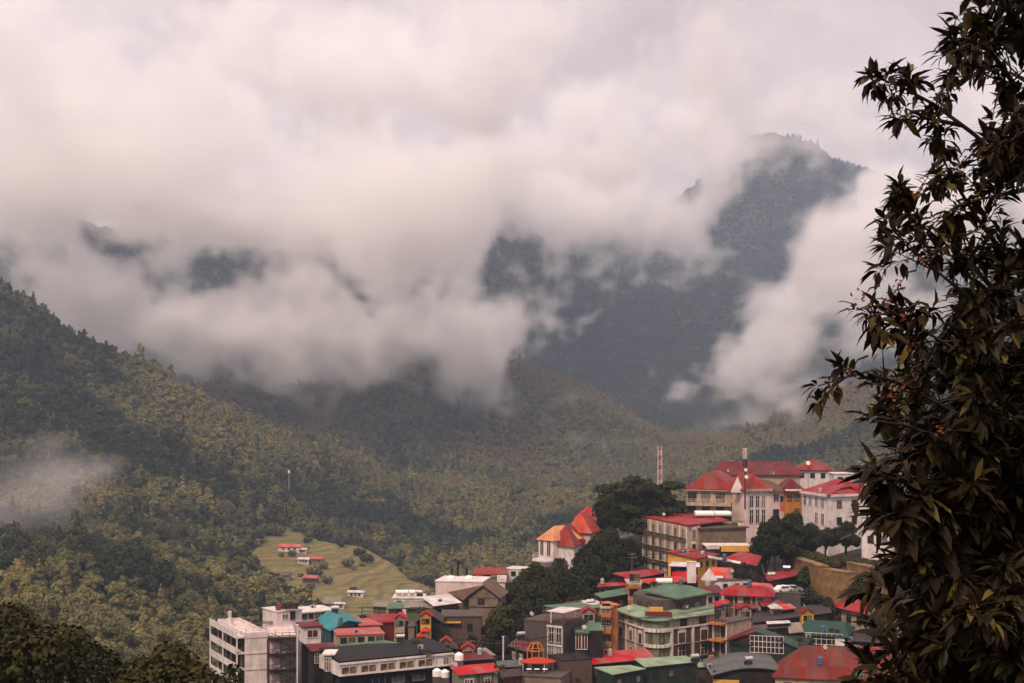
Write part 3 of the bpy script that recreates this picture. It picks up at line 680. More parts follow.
# ------------------------------------------------------------------ mesh builder
class MB:
    def __init__(s): s.v = []; s.f = []; s.uv = []
    def face(s, pts, uvs=None):
        n = len(s.v); s.v += [tuple(p) for p in pts]; s.f.append(tuple(range(n, n+len(pts))))
        if uvs is None:
            p0 = Vector(pts[0]); e = (Vector(pts[1])-p0); L_ = e.length or 1; e = e/L_
            nrm = e.cross(Vector(pts[2])-p0); nrm = nrm.normalized() if nrm.length > 1e-9 else Vector((0, 0, 1)); g_ = nrm.cross(e)
            uvs = [((Vector(p)-p0).dot(e), (Vector(p)-p0).dot(g_)) for p in pts]
        s.uv += uvs; return s
    def box(s, x0, x1, y0, y1, z0, z1):
        a, b_, c, d = (x0, y0), (x1, y0), (x1, y1), (x0, y1)
        return s.prism([a, b_, c, d], z0, z1)
    def prism(s, poly, z0, z1):
        """poly counter-clockwise from above; z0/z1 scalars or per-corner lists"""
        n = len(poly); Z0 = z0 if hasattr(z0, '__len__') else [z0]*n; Z1 = z1 if hasattr(z1, '__len__') else [z1]*n
        for i in range(n):
            j = (i+1) % n
            s.face([(*poly[i], Z0[i]), (*poly[j], Z0[j]), (*poly[j], Z1[j]), (*poly[i], Z1[i])])
        s.face([(*p, z) for p, z in zip(poly, Z1)]); s.face([(*p, z) for p, z in list(zip(poly, Z0))[::-1]]); return s
    def bar(s, p, q, r, k=4):
        p = Vector(p); q = Vector(q); d = (q-p).normalized(); a = d.orthogonal().normalized(); b_ = d.cross(a)
        P_ = [p+(a*math.cos(2*math.pi*(i+.5)/k)+b_*math.sin(2*math.pi*(i+.5)/k))*r for i in range(k)]; Q_ = [x+(q-p) for x in P_]
        for i in range(k): j = (i+1) % k; s.face([P_[i], P_[j], Q_[j], Q_[i]])
        s.face(P_[::-1]); s.face(Q_); return s
    def cyl(s, c, r, z0, z1, k=12, r2=None):
        r2 = r if r2 is None else r2
        P_ = [(c[0]+r*math.cos(2*math.pi*i/k), c[1]+r*math.sin(2*math.pi*i/k), z0) for i in range(k)]
        Q_ = [(c[0]+r2*math.cos(2*math.pi*i/k), c[1]+r2*math.sin(2*math.pi*i/k), z1) for i in range(k)]
        for i in range(k): j = (i+1) % k; s.face([P_[i], P_[j], Q_[j], Q_[i]])
        s.face(P_[::-1]); s.face(Q_); return s
    def slab(s, pts, t):
        """sloping sheet through 4 (or n) points, thickness t below"""
        pts = [Vector(p) for p in pts]; lo_ = [p-Vector((0, 0, t)) for p in pts]; n = len(pts)
        s.face(pts); s.face(lo_[::-1])
        for i in range(n): j = (i+1) % n; s.face([lo_[i], lo_[j], pts[j], pts[i]])
        return s
    def build(s, name, mat, parent=None, loc=None):
        me = bpy.data.meshes.new(name); me.from_pydata(s.v, [], s.f); me.update()
        u = me.uv_layers.new(name='UVMap'); u.data.foreach_set('uv', np.array(s.uv, dtype=np.float32).ravel())
        me.materials.append(mat); o = bpy.data.objects.new(name, me); link(o, parent)
        if loc is not None: o.location = loc
        return o

def empty(name, loc, label, cat, group=None):
    o = bpy.data.objects.new(name, None); link(o); o.location = loc; o.empty_display_size = .5; return tag(o, label, cat, group)

WIN = {}
def win_meshes(w, h, style):
    """frame and pane shared by equal windows; local x along the wall, -y outwards, origin at the centre"""
    key = (round(w, 2), round(h, 2), style)
    if key in WIN: return WIN[key]
    fm_ = {'w': PWC, 'a': PWC, 'b': PBR, 'd': BKM, 'c': PWC, 'm': PWC, 'g': PWC, 'k': PC, 's': PWC}[style]
    pm_ = {'w': GL, 'a': GL, 'b': GL, 'd': GL, 'c': GLB, 'm': GLM, 'g': GL, 'k': GL, 's': GL}[style]
    t = .12 if style in 'ack' else .08; f = MB(); a, c = w/2, h/2
    f.box(-a-t, -a, -.12, .02, -c-t, c+t); f.box(a, a+t, -.12, .02, -c-t, c+t); f.box(-a, a, -.12, .02, c, c+t); f.box(-a, a, -.16, .02, -c-t, -c)
    if style == 'g':
        for i in range(1, 8): f.box(-a+w*i/8-.05, -a+w*i/8+.05, -.1, -.04, -c, c)
        for i in (1, 2): f.box(-a, a, -.099, -.041, -c+h*i/3-.05, -c+h*i/3+.05)
    elif style in 'wmcb': f.box(-.04, .04, -.1, -.04, -c, c)
    if style in 'wbd' and h > 1.2: f.box(-a, a, -.099, -.041, c*.3, c*.3+.06)
    if style == 'a':
        k = 8; R_o = a+t+.1; R_i = a*.2
        for i in range(k):
            t0, t1 = math.pi*i/k, math.pi*(i+1)/k
            P_ = [(0, -.14, c+t), (R_o*math.cos(t0), -.14, c+t+R_o*.75*math.sin(t0)), (R_o*math.cos(t1), -.14, c+t+R_o*.75*math.sin(t1))]
            f.face(P_); f.face([(P_[1][0], -.14, P_[1][2]), (P_[1][0], .0, P_[1][2]), (P_[2][0], .0, P_[2][2]), (P_[2][0], -.14, P_[2][2])])
    p = MB().box(-a, a, -.04, .01, -c, c)
    def raw(mb, name, mat):
        o = mb.build(name, mat); me = o.data; bpy.data.objects.remove(o); return me
    WIN[key] = (raw(f, 'window', fm_), raw(p, 'pane', pm_)); return WIN[key]

R7 = random.Random(3); ALT = {}
def alt_pane(w, h, k):
    key = (round(w, 2), round(h, 2), k)
    if key not in ALT:
        a, c = w/2, h/2
        o = MB().box(-a, a, -.04, .01, -c, c).build('pane', [GLB, GLP][k]); ALT[key] = o.data; bpy.data.objects.remove(o)
    return ALT[key]
class House:
    """a building: an Empty at its base with walls, roofs, windows ... as children; built in world coordinates"""
    def __init__(s, name, label, cat, poly, ztop, zbase=None, wall=None, group=None, wname='wall'):
        s.poly = poly; s.ztop = ztop
        cx = sum(p[0] for p in poly)/len(poly); cy_ = sum(p[1] for p in poly)/len(poly)
        if zbase is None: zbase = min(float(ground_z(p[0], p[1])) for p in poly)-.6
        s.o = Vector((cx, cy_, zbase)); s.zb = zbase
        s.e = empty(name, s.o, label, cat, group)
        if wall: s.part(MB().prism(s.L(poly), 0, [z-zbase for z in ztop] if hasattr(ztop, '__len__') else ztop-zbase), wname, wall)
    def L(s, poly): return [(p[0]-s.o.x, p[1]-s.o.y) for p in poly]
    def part(s, mb, name, mat, parent=None): return mb.build(name, mat, parent or s.e)
    def P(s, p): return Vector(p)-s.o
    def edge(s, i, k=None):
        return Vector((*s.poly[i], 0)), Vector((*s.poly[(i+1) % len(s.poly)], 0))
    def windows(s, i, us, zs, w, h, style='w', balcony=None):
        """windows on edge i at fractions us and heights zs (world z of the centres)"""
        A, B = s.edge(i) if isinstance(i, int) else i
        A = Vector((A[0], A[1], 0)); B = Vector((B[0], B[1], 0))
        d = (B-A); ang = math.atan2(d.y, d.x); out = Vector((d.y, -d.x, 0)).normalized()
        fm_, pm_ = win_meshes(w, h, style)
        for z in zs:
            for u in us:
                c = A+d*u+out*.01; c.z = z
                o = bpy.data.objects.new('window', fm_); link(o, s.e); o.location = s.P(c); o.rotation_euler = (0, 0, ang)
                q = bpy.data.objects.new('pane', pm_ if style in 'cgm' else R7.choice((pm_, pm_, pm_, alt_pane(w, h, 0), alt_pane(w, h, 1)))); link(q, o)
                if balcony:
                    mb = MB(); hw = w/2+.3
                    mb.box(-hw, hw, -.9, -.02, -h/2-.35, -h/2-.2)
                    for k in range(9): x_ = -hw+.04+(2*hw-.08)*k/8; mb.box(x_-.025, x_+.025, -.88, -.83, -h/2-.2, -h/2+.75)
                    mb.box(-hw, hw, -.9, -.82, -h/2+.75, -h/2+.82)
                    bo = mb.build('balcony', balcony, s.e, s.P(c)); bo.rotation_euler = (0, 0, ang)
    def band(s, i, z0, z1, out=.25, mat=None, name='cornice', u0=0, u1=1, parent=None):
        A, B = s.edge(i) if isinstance(i, int) else i
        A = Vector((A[0], A[1], 0)); B = Vector((B[0], B[1], 0)); d = B-A; n = Vector((d.y, -d.x, 0)).normalized()
        a = A+d*u0; b_ = A+d*u1; q = [(a+n*out), (b_+n*out), b_-n*.02, a-n*.02]
        return s.part(MB().prism(s.L([(p.x, p.y) for p in q]), z0-s.zb, z1-s.zb), name, mat or PWC, parent)
    def rail(s, i, z, hgt=1., out=.0, mat=None, u0=0, u1=1, name='railing', n=None):
        A, B = s.edge(i) if isinstance(i, int) else i
        A = Vector((A[0], A[1], 0)); B = Vector((B[0], B[1], 0)); d = B-A; nr = Vector((d.y, -d.x, 0)).normalized()
        a = A+d*u0+nr*out; b_ = A+d*u1+nr*out; mb = MB(); n = n or max(2, int((b_-a).length/1.2))
        for k in range(n+1):
            p = a.lerp(b_, k/n); mb.bar(s.P((p.x, p.y, z)), s.P((p.x, p.y, z+hgt)), .035)
        for q in (1., .5): mb.bar(s.P((a.x, a.y, z+hgt*q)), s.P((b_.x, b_.y, z+hgt*q)), .04)
        return s.part(mb, name, mat or ST)
    def flat(s, mat, over=.3, t=.25, z=None, poly=None, name='roof', parapet=None, pm=None):
        z = s.ztop if z is None else z; poly = poly or s.poly; c = s.o
        q = []; n = len(poly)
        for k in range(n):
            p0, p1, p2 = Vector(poly[k-1]), Vector(poly[k]), Vector(poly[(k+1) % n])
            e1 = (p1-p0).normalized(); e2 = (p2-p1).normalized(); n1 = Vector((e1.y, -e1.x)); n2 = Vector((e2.y, -e2.x)); bi = (n1+n2)
            bi = bi/max(bi.length_squared/2, .3); q.append(tuple(p1+bi*over))
        o = s.part(MB().prism(s.L(q), z-s.zb+.003, z-s.zb+t), name, mat)
        if parapet:
            for k in range(n):
                A, B = Vector((*q[k], 0)), Vector((*q[(k+1) % n], 0)); d = (B-A).normalized(); nr = Vector((d.y, -d.x, 0))
                a, b_ = A-nr*.2+d*.2, B-nr*.2
                s.part(MB().prism(s.L([(A.x+d.x*.2, A.y+d.y*.2), (B.x, B.y), (b_.x, b_.y), (a.x, a.y)]), z-s.zb+t, z-s.zb+t+parapet), 'parapet', pm or PW)
        return o
    def hip(s, mat, rise, over=.6, ridge=.5, gable=False, z=None, poly=None, t=.15, axis=None, gw=None, name='roof'):
        """ridge roof over a 4-sided plan; ridge runs along the longer side; ridge = its share of that side"""
        z = (s.ztop if z is None else z)+.005; P_ = [Vector(p) for p in (poly or s.poly)]; c = sum(P_, Vector((0, 0)))/4
        E = []
        for k in range(4):
            u = (P_[(k+1) % 4]-P_[k]).normalized(); v = (P_[(k-1) % 4]-P_[k]).normalized(); E.append(P_[k]-(u+v)*over)
        if axis is None: axis = 0 if (E[1]-E[0]).length >= (E[2]-E[1]).length else 1
        if axis == 1: E = E[1:]+E[:1]
        m0, m1 = (E[3]+E[0])/2, (E[1]+E[2])/2; mid_ = (m0+m1)/2; f = 1 if gable else ridge
        r0 = mid_+(m0-mid_)*f; r1 = mid_+(m1-mid_)*f
        V3 = lambda p, zz: (p.x-s.o.x, p.y-s.o.y, zz-s.zb); zr = z+rise
        mb = MB(); a, b_, c_, d_ = (V3(E[k], z) for k in range(4)); R0, R1 = V3(r0, zr), V3(r1, zr)
        mb.slab([a, b_, R1, R0], t); mb.slab([c_, d_, R0, R1], t)
        if not gable: mb.slab([b_, c_, R1], t); mb.slab([d_, a, R0], t)
        s.part(mb, name, mat)
        if gable:   # gable walls
            k0 = 0 if axis == 0 else 1; Q = [P_[(k0+k) % 4] for k in range(4)]
            for (p, q) in ((Q[3], Q[0]), (Q[1], Q[2])):
                n = (Vector((mid_.x, mid_.y))-(p+q)/2).normalized()*.12; mm = (p+q)/2; kk = z+rise*.93
                g_ = MB()
                T = [V3(p, z-.3), V3(q, z-.3), V3(mm, kk)]; Bk = [V3(p+n, z-.3), V3(q+n, z-.3), V3(mm+n, kk)]
                g_.face(T); g_.face(Bk[::-1])
                for i in range(3): j = (i+1) % 3; g_.face([T[j], T[i], Bk[i], Bk[j]])
                s.part(g_, 'gable', gw or PW)

def rect(A, B, depth):
    """plan from the front left corner A=(px, D), the front right corner B=(px, D) and a depth behind them"""
    a = Vector(((A[0]-512)/F*A[1], A[1])); b_ = Vector(((B[0]-512)/F*B[1], B[1])); d = (b_-a).normalized(); n = Vector((-d.y, d.x))*depth
    return [tuple(a), tuple(b_), tuple(b_+n), tuple(a+n)]
def ZT(py, D): return (HOR-py)/F*D

def roofed(name, label, cs, Ds, roof, wall, cat='house', inset=.5, t=.16, win=None, group=None, zb=None, sides=None, wallz=0.):
    """one-plane roof through four seen corners (front left, front right, back right, back left) with walls under it"""
    pts = [at(c[0], c[1], D) for c, D in zip(cs, Ds)]
    c = sum((Vector((p.x, p.y)) for p in pts), Vector((0, 0)))/4
    poly = []
    for k in range(4):
        u = (pts[(k+1) % 4]-pts[k]); v = (pts[(k-1) % 4]-pts[k]); u = Vector((u.x, u.y)).normalized(); v = Vector((v.x, v.y)).normalized()
        poly.append(tuple(Vector((pts[k].x, pts[k].y))+(u+v)*inset))
    # height of the roof plane over the inset corners (bilinear in the quad)
    zt = []
    for k in range(4):
        q = Vector(poly[k]); w = [1/(((q-Vector((p.x, p.y))).length)**2+.05) for p in pts]; zt.append(sum(wi*p.z for wi, p in zip(w, pts))/sum(w)-t-.02-wallz)
    h = House(name, label, cat, poly, zt, zb, wall, group)
    h.part(MB().slab([h.P(p) for p in pts], t), 'roof', roof)
    g0, g1 = h.P(pts[0]), h.P(pts[1]); up_ = Vector((0, -.08, -.08)); h.part(MB().bar(g0+up_, g1+up_, .075, 6), 'gutter', PG)
    if wall and not win and (pts[1]-pts[0]).length > 3.5:
        A, B = h.edge(0); za = min(zt[0], zt[1]); n_ = 3 if (pts[1]-pts[0]).length > 7.5 else 2
        h.windows(0, [(k+.6)/(n_+.2) for k in range(n_)], [za-1.35], .95, 1.05, R7.choice('wbd'))
    if win:
        for (i, us, dz, w, hh, st) in win:
            A, B = h.edge(i); za = (zt[i]+zt[(i+1) % 4])/2
            h.windows(i, us, [za-d_ for d_ in dz], w, hh, st)
    return h
# ------------------------------------------------------------------ the town, built house by house
def RF(name, label, cs, D0, dz, roof, wall, **kw):
    """roofed() with the distances worked out from the height of each corner above the first"""
    z0 = (HOR-cs[0][1])/F*D0; Ds = [(z0+d)*F/(HOR-c[1]) for c, d in zip(cs, dz)]
    return roofed(name, label, cs, Ds, roof, wall, **kw)

# --- white terraced hotel at the lower left
a, b_ = ((218-512)/F*266, 266), ((245.5-512)/F*250, 250)
A = Vector(a); B = Vector(b_); C_ = Vector(((268-512)/F*251.5, 251.5)); dlt = C_-B
h = House('hotel_block', 'white concrete hotel block with long balconies stepping down its left side', 'hotel', [a, b_, tuple(C_), tuple(A+dlt)], ZT(637, 250), -78, PWC)
zt = h.ztop
h.flat(PPK, .1, .2, parapet=.5, pm=PW)
for k in range(5):
    z = zt-2.82*k
    s_ = h.band(0, z-.25, z+.05, 1.6, PW, 'balcony', 0, .98)
    h.band((A, B), z+.05, z+.75, 1.62, PW, 'balcony_front', .0, .98, s_) if False else None
    d = (B-A).normalized(); n = Vector((d.y, -d.x)); p0 = A+n*1.6; p1 = B+n*1.6-d*.3; q0 = p0-n*.12; q1 = p1-n*.12
    h.part(MB().prism(h.L([tuple(p0), tuple(p1), tuple(q1), tuple(q0)]), z-h.zb+.05, z-h.zb+.95), 'balcony_wall', PW)
    if k: h.band(0, z+.06, z+2.5, .03, PD, 'painted_shade', .02, .97)  # flat dark band painting the shade between the balcony slabs
    if k: h.windows(0, [.12, .31, .5, .69, .88], [z+1.15], 1.7, 1.9, 'd')
    for u in (.0, .48, .985):
        p = A.lerp(B, u)+n*1.45; h.part(MB().box(p.x-h.o.x-.12, p.x-h.o.x+.12, p.y-h.o.y-.12, p.y-h.o.y+.12, z-h.zb-2.6, z-h.zb-.25), 'post', PW)
for k in range(4): h.band(1, zt-2.82*k-.25, zt-2.82*k, .12, PPK)
h.rail(1, zt+.7, .9)
h.part(MB().cyl((A.x-h.o.x+3.2, A.y-h.o.y-5), .9, zt-h.zb+.2, zt-h.zb+2.1, 10, .25).cyl((A.x-h.o.x+3.2, A.y-h.o.y-5), .35, zt-h.zb+2.1, zt-h.zb+2.9, 8), 'roof_ornament', PW)
# stair tower and roof terrace behind it
R = rect((268.5, 252), (296, 253), 15)
h = House('stair_tower', 'grey stair tower with dark zigzag fire stairs beside the white hotel block', 'stair tower', R, ZT(637, 252), -78, PPK)
h.flat(PPK, .05, .2)
zt = h.ztop
for k in range(5):
    z = zt-2.82*k
    h.band(0, z-.3, z-.1, 1.5, PD, 'landing')
    A_, B_ = h.edge(0); n = Vector((0, -1, 0))
    for (u0, u1, z0, z1) in ((.15, .92, z-2.9, z-1.5), (.92, .15, z-1.5, z-.1)):
        p = A_.lerp(B_, u0)+n*1.1; q = A_.lerp(B_, u1)+n*1.1
        mb = MB().slab([h.P((p.x, p.y-.35, z0)), h.P((q.x, q.y-.35, z1)), h.P((q.x, q.y+.35, z1)), h.P((p.x, p.y+.35, z0))], .16)
        mb.bar(h.P((p.x, p.y-.4, z0+.9)), h.P((q.x, q.y-.4, z1+.9)), .05); mb.bar(h.P((p.x, p.y-.4, z0+.45)), h.P((q.x, q.y-.4, z1+.45)), .03)
        h.part(mb, 'stair_flight', BKM)
    h.rail(0, z-.1, 1, 1.45, BKM)
for u in (.02, .5, .98):
    p = h.edge(0)[0].lerp(h.edge(0)[1], u); h.part(MB().box(p.x-h.o.x-.1, p.x-h.o.x+.1, p.y-h.o.y-1.5, p.y-h.o.y-1.3, 0, zt-h.zb), 'post', BKM)
h.rail(0, zt+.2, 1.)
# roof terrace pergola and penthouse
h = House('roof_pergola', 'brown roof pergola frame standing on the pinkish terrace of the hotel', 'pergola', rect((258, 262), (270.5, 262), 3), ZT(624, 262), ZT(637, 250)+.22, None)
for (x, y) in h.L(h.poly): h.part(MB().box(x-.1, x+.1, y-.1, y+.1, 0, h.ztop-h.zb), 'post', PBR)
x0, x1 = h.L(h.poly)[0][0], h.L(h.poly)[1][0]
mb = MB()
for k in range(7): mb.box(x0+(x1-x0)*k/6-.06, x0+(x1-x0)*k/6+.06, -1.7, 1.7, h.ztop-h.zb, h.ztop-h.zb+.12)
h.part(mb, 'slatted_top', PBR)
h = House('penthouse', 'white rooftop penthouse with a small red roof above the stair tower', 'penthouse', rect((277, 263), (302, 266), 6), ZT(612, 263), -60, PW)
h.windows(0, [.32], [ZT(617.5, 263)], 1.1, .9, 'w'); h.windows(0, [.62], [ZT(617, 263)], .9, 1.3, 'b'); h.flat(PW, .2, .15)
h.hip(MRD, 1.1, .2, .4, z=h.ztop+.16, poly=rect((277, 264), (291, 264.5), 5))
for k, (px, nm) in enumerate(((284, 'left'), (290, 'middle'), (295.5, 'right'))):
    t = empty('water_tank', at(px, 608.5, 264.5), ['left', 'middle', 'right'][k]+'most dark round water tank standing on the penthouse of the white hotel', 'water tank', 'tanks on the penthouse'); 
    z0 = h.ztop+.16-t.location.z
    MB().cyl((0, 0), .5, z0+.25, z0+1.35, 12).cyl((0, 0), .35, z0+1.35, z0+1.5, 12, .1).build('tank', BKM, t)
    MB().box(-.5, .5, -.5, -.42, z0, z0+.25).box(-.5, .5, .42, .5, z0, z0+.25).build('stand', ST, t)
h = House('flat_roof_annex', 'low white annex with a row of brown openings behind the teal roof', 'annex', rect((300, 272), (336, 276), 7), ZT(613.5, 272), None, PPK)
h.windows(0, [.12, .3, .48, .66, .84], [ZT(616, 273)], .9, .75, 'b'); h.flat(PW, .3, .2)
h = House('light_pole', 'tall thin white pole beside the fire stairs', 'pole', rect((296.6, 246), (297.9, 246), .2), ZT(626, 246), -62, PWC, wname='shaft')
h.part(MB().box(-.25, .25, -.2, .2, h.ztop-h.zb, h.ztop-h.zb+.25), 'cap', PW)

# --- houses round the teal roof
h = RF('teal_roofed_house', 'house under a teal blue sheet roof right of the white hotel', [(331, 627), (346, 618), (362, 620), (318, 621)], 262, [0, .9, .3, .3], MTL, PTE, inset=.35) if False else None
h = House('teal_roofed_house', 'dark house under a teal blue sheet roof right of the white hotel', 'house', [((331-512)/F*258, 258), ((363-512)/F*266, 266), ((343-512)/F*279, 279), ((315-512)/F*268, 268)], ZT(630, 258), None, PTE)
h.hip(MTL, 1.2, .5, 1, gable=True, axis=1, gw=PTE); h.windows(0, [.25, .6], [h.ztop-1.3], 1.2, 1., 'd'); h.windows(3, [.5], [h.ztop-1.3], 1., 1., 'd')
h = RF('gabled_house', 'house with a dark red roof slope left of the teal roof', [(299, 632), (318, 621), (319, 618.5), (300, 627)], 250, [0, 1.3, 1.9, .7], MRD, PD)
h.windows(0, [.55], [h.ztop[0]-.6], 1.5, 1.3, 'm')
h = House('window_bay_house', 'white rendered house front with a wide window below the dark red gable', 'house', rect((304, 247), (321, 248), 5), ZT(627.5, 247), ZT(644, 247), PW)
h.windows(0, [.5], [ZT(634, 247)], 1.8, 1.2, 'm'); h.flat(MRD, .4, .2)
h = RF('porch_house', 'small house with a dull red porch roof under the white window bay', [(311, 651), (338, 649), (333, 642), (305, 644)], 240, [0, 0, .5, .5], MRD, PD)
h.windows(0, [.2], [h.ztop[0]-1.2], .9, 1.6, 'w'); h.windows(0, [.62], [h.ztop[0]-1.0], 1.2, 1.1, 'd')
h = RF('pink_roofed_house', 'small house with a faded pink roof beside the teal roof', [(345, 632.5), (362, 630.5), (359, 626), (343, 628)], 262, [0, 0, .3, .3], MPK, PBE); h.windows(0, [.3, .7], [h.ztop[0]-1.2], .8, 1., 'd')
h = RF('red_box_house', 'little bright red house behind the teal roof', [(367, 619.5), (378, 618), (377, 614), (366, 615)], 275, [0, 0, .3, .3], MRB, PR, inset=.2)
h = RF('green_shed', 'small shed with a dull green roof behind the teal roof', [(358, 615), (371, 614), (370, 610), (357, 611)], 285, [0, 0, .3, .3], MG, PD)
h = House('maroon_walled_house', 'house with a big maroon side wall and tan front', 'house', rect((381, 266), (408, 268), 9), ZT(623, 266), None, PM)
h.flat(MR, .35, .2); h.band(0, h.ztop-4.2, h.ztop-4, .2, PT)
h = House('tan_house', 'tan plastered house attached left of the maroon wall', 'house', rect((361, 263), (380.5, 264), 8), ZT(626, 263), None, PT); h.flat(MPK, .4, .2); h.windows(0, [.2, .75], [h.ztop-1.6], .8, 1.1, 'd')
h = House('tan_annex', 'narrow tan annex with a tiled edge right of the maroon wall', 'annex', rect((408.6, 262), (414, 262), 6), ZT(627, 262), None, PBE); h.flat(PG, .2, .2)
h = House('long_tan_house', 'low tan house with dark openings behind the green roof', 'house', rect((338, 252), (384, 254), 7), ZT(636, 252), None, PC); h.windows(0, [.12, .3, .5, .72, .9], [h.ztop-1], 1., 1.2, 'd'); h.flat(MPK, .2, .2)
h = RF('green_roofed_shed', 'long shed under a sage green sheet roof behind the black roofed restaurant', [(354, 651), (418, 646), (385, 640), (337, 644.5)], 243, [0, .2, 1.3, .8], MG, PD, inset=.4)
h.windows(0, [.1], [h.ztop[0]-.9], 1.2, .7, 'k')

# --- long black roofed restaurant with five wide windows
A, B = (339, 233), (453.5, 243)
R = rect(A, B, 9); zt = ZT(663, 233)
h = House('restaurant', 'long white fronted restaurant with brown curtained windows under a black roof', 'restaurant', R, zt, ZT(676.5, 233), PWC)
h.windows(0, [.085+.165*k for k in range(5)], [zt-1.45], 2.6, 1.35, 'c'); h.windows(0, [.93], [zt-1.3], .95, 1.2, 'w')
h.band(0, zt-.35, zt-.05, .3); h.band(0, h.zb, h.zb+.3, .28)
for k in range(6): h.band(0, h.zb, zt-.1, .22, PWC, 'column', .002+.165*k, .012+.165*k)
h.part(MB().slab([h.P((*(Vector(R[0])), zt+.25)), h.P((*Vector(R[1]), zt+.25)), h.P((*Vector(R[2]), zt+1.1)), h.P((*Vector(R[3]), zt+1.1))], .3), 'roof', MBK)
h2 = House('restaurant_podium', 'dark lower storey with a pale awning under the black roofed restaurant', 'building', rect((340, 234.5), (454, 244.5), 8), h.zb-.02, None, PD)
h2.windows(0, [.33, .5, .68], [h.zb-1.6], 2.2, 1.2, 'w'); h2.band(0, h.zb-.9, h.zb-.75, 1.2, MBK, 'awning')
h = House('window_column', 'slim white framed bay standing left of the black roofed restaurant', 'bay', rect((324, 236), (333, 236), 4), ZT(655, 236), None, PD)
h.windows(0, [.3, .75], [h.ztop-1.5], .55, 2.2, 'w'); h.flat(PWC, .35, .2)
for k, (px, py) in enumerate(((377, 650.5), (397, 650))):
    h = House('rooftop_unit', ['left', 'right'][k]+' one of two white domed vents on the black roof', 'vent', rect((px-2, 244), (px+2, 244), .8), ZT(py, 244), ZT(py+3, 244)-.2, None, group='vents on the black roof')
    h.part(MB().cyl((0, 0), .42, 0, .35, 10).cyl((0, 0), .42, .35, .65, 10, .12), 'dome', PLW); h.part(MB().box(-.5, .5, -.5, .5, -.1, 0), 'base', PG)
h = RF('red_roofed_cottage', 'pale cottage under a bright red sheet roof at the bottom edge', [(458, 675), (500, 671), (494, 662.5), (450, 666.5)], 226, [0, 0, .5, .5], MRB, PGR, inset=.3)
h.windows(0, [.25], [h.ztop[0]-1.1], 1.5, .8, 'w'); h.windows(0, [.72], [h.ztop[0]-.8], 1.7, 1.1, 'd'); h.band(0, h.zb, h.ztop[0], .08, PBR, 'door', .46, .53)
h = RF('maroon_shed', 'small dull red roofed shed behind the bright red cottage', [(454, 661), (495, 658), (485, 651), (452, 653.5)], 240, [0, 0, .3, .3], MRD, PD)
h = RF('rubble_roofed_shed', 'shed with a pale litter strewn roof below the concrete wall', [(428, 648), (459, 648), (455, 641.5), (428, 642)], 250, [0, 0, .1, .1], MGB, PD)
h = RF('grey_roofed_shed', 'low shed with a grey sheet roof right of the bright red cottage', [(497, 667), (524, 666), (522, 659), (496, 661)], 240, [0, 0, .3, .3], MGY, PD)
h = RF('dark_shed', 'dark shed with weathered roof at the bottom edge beside the red canopy', [(500, 677), (522, 675), (521, 668), (501, 670)], 232, [0, 0, .2, .2], MGB, PM)
h = RF('tiled_corner_roof', 'weathered tan roof with pale edges behind the bright red cottage', [(480, 656), (496, 655), (486, 647.5), (462, 649)], 246, [0, 0, .4, .4], MBE, PD)
for k, (px, py) in enumerate(((459, 660), (445, 677), (437, 676))):
    t = empty('water_tank', at(px, py, 232), ['round white water tank behind the bright red cottage roof', 'pale round water tank at the bottom edge left of the cottage', 'dark rimmed water tank at the bottom edge under the restaurant'][k], 'water tank', 'tanks around the restaurant')
    MB().cyl((0, 0), .75, 0, .9, 14).cyl((0, 0), .75, .9, 1.25, 14, .25).build('tank', PLW, t); MB().box(-.7, .7, -.7, .7, -2, 0).build('stand', PG, t)

# --- middle: brown tiled house, concrete walls, white metal roof
R = rect((469, 290), (498, 289), 9)
h = House('brown_tiled_house', 'beige gabled house with a brown tiled roof and one dark window', 'house', R, ZT(597, 290), None, PT)
h.hip(MBR, 2.6, .6, 1, gable=True, axis=1, gw=PT); h.windows(0, [.42], [ZT(601.5, 290)], 1.3, 1.3, 'b'); h.band(0, ZT(606, 290), ZT(605, 290), .3, PBE)
h = RF('brown_tiled_wing', 'side wing under a wide brown tiled slope beside the beige gable', [(463, 600), (476, 597), (483, 585), (448, 592)], 292, [0, .2, 2.6, 1.6], MBR, PT)
h = RF('white_roofed_shed', 'open shed under a white sheet metal roof with dirty joints', [(434, 606), (462, 602.5), (450, 594), (421, 596.5)], 284, [0, .2, 1.1, .9], MW, PB, inset=.6)
h.windows(0, [.2, .5, .8], [h.ztop[0]-1.3], 2., 1.2, 'd')
h = RF('khaki_roofed_shed', 'shed with a khaki sheet roof left of the white metal roof', [(404, 608.5), (434, 607.5), (424, 600), (404, 601.5)], 284, [0, 0, .5, .5], MBE, PMG, win=[(0, [.6, .85], [1.4], 1., 1.4, 'd')])
h = RF('green_roofed_house', 'low house with a faded green roof and dark windows by the rice fields', [(386, 609), (405, 608), (403, 601.5), (389, 602.5)], 284, [0, 0, .5, .5], MG, PBE, win=[(0, [.3, .7], [1.6], 1.6, 1.6, 'd')])
h = RF('beige_roofed_house', 'house with a pale beige roof at the edge of the rice fields', [(371, 606), (388, 607), (388, 601), (373, 599.5)], 290, [0, 0, .4, .4], MBE, PBE, win=[(0, [.3, .7], [1.], .9, .9, 'b')])
h = House('white_tank_house', 'low white house crowded with rooftop tanks beyond the white metal roof', 'house', rect((393, 306), (424, 306), 6), ZT(598.5, 306), None, PW); h.flat(PW, .2, .2); h.windows(0, [.2, .45, .7], [h.ztop-1], .9, .9, 'b')
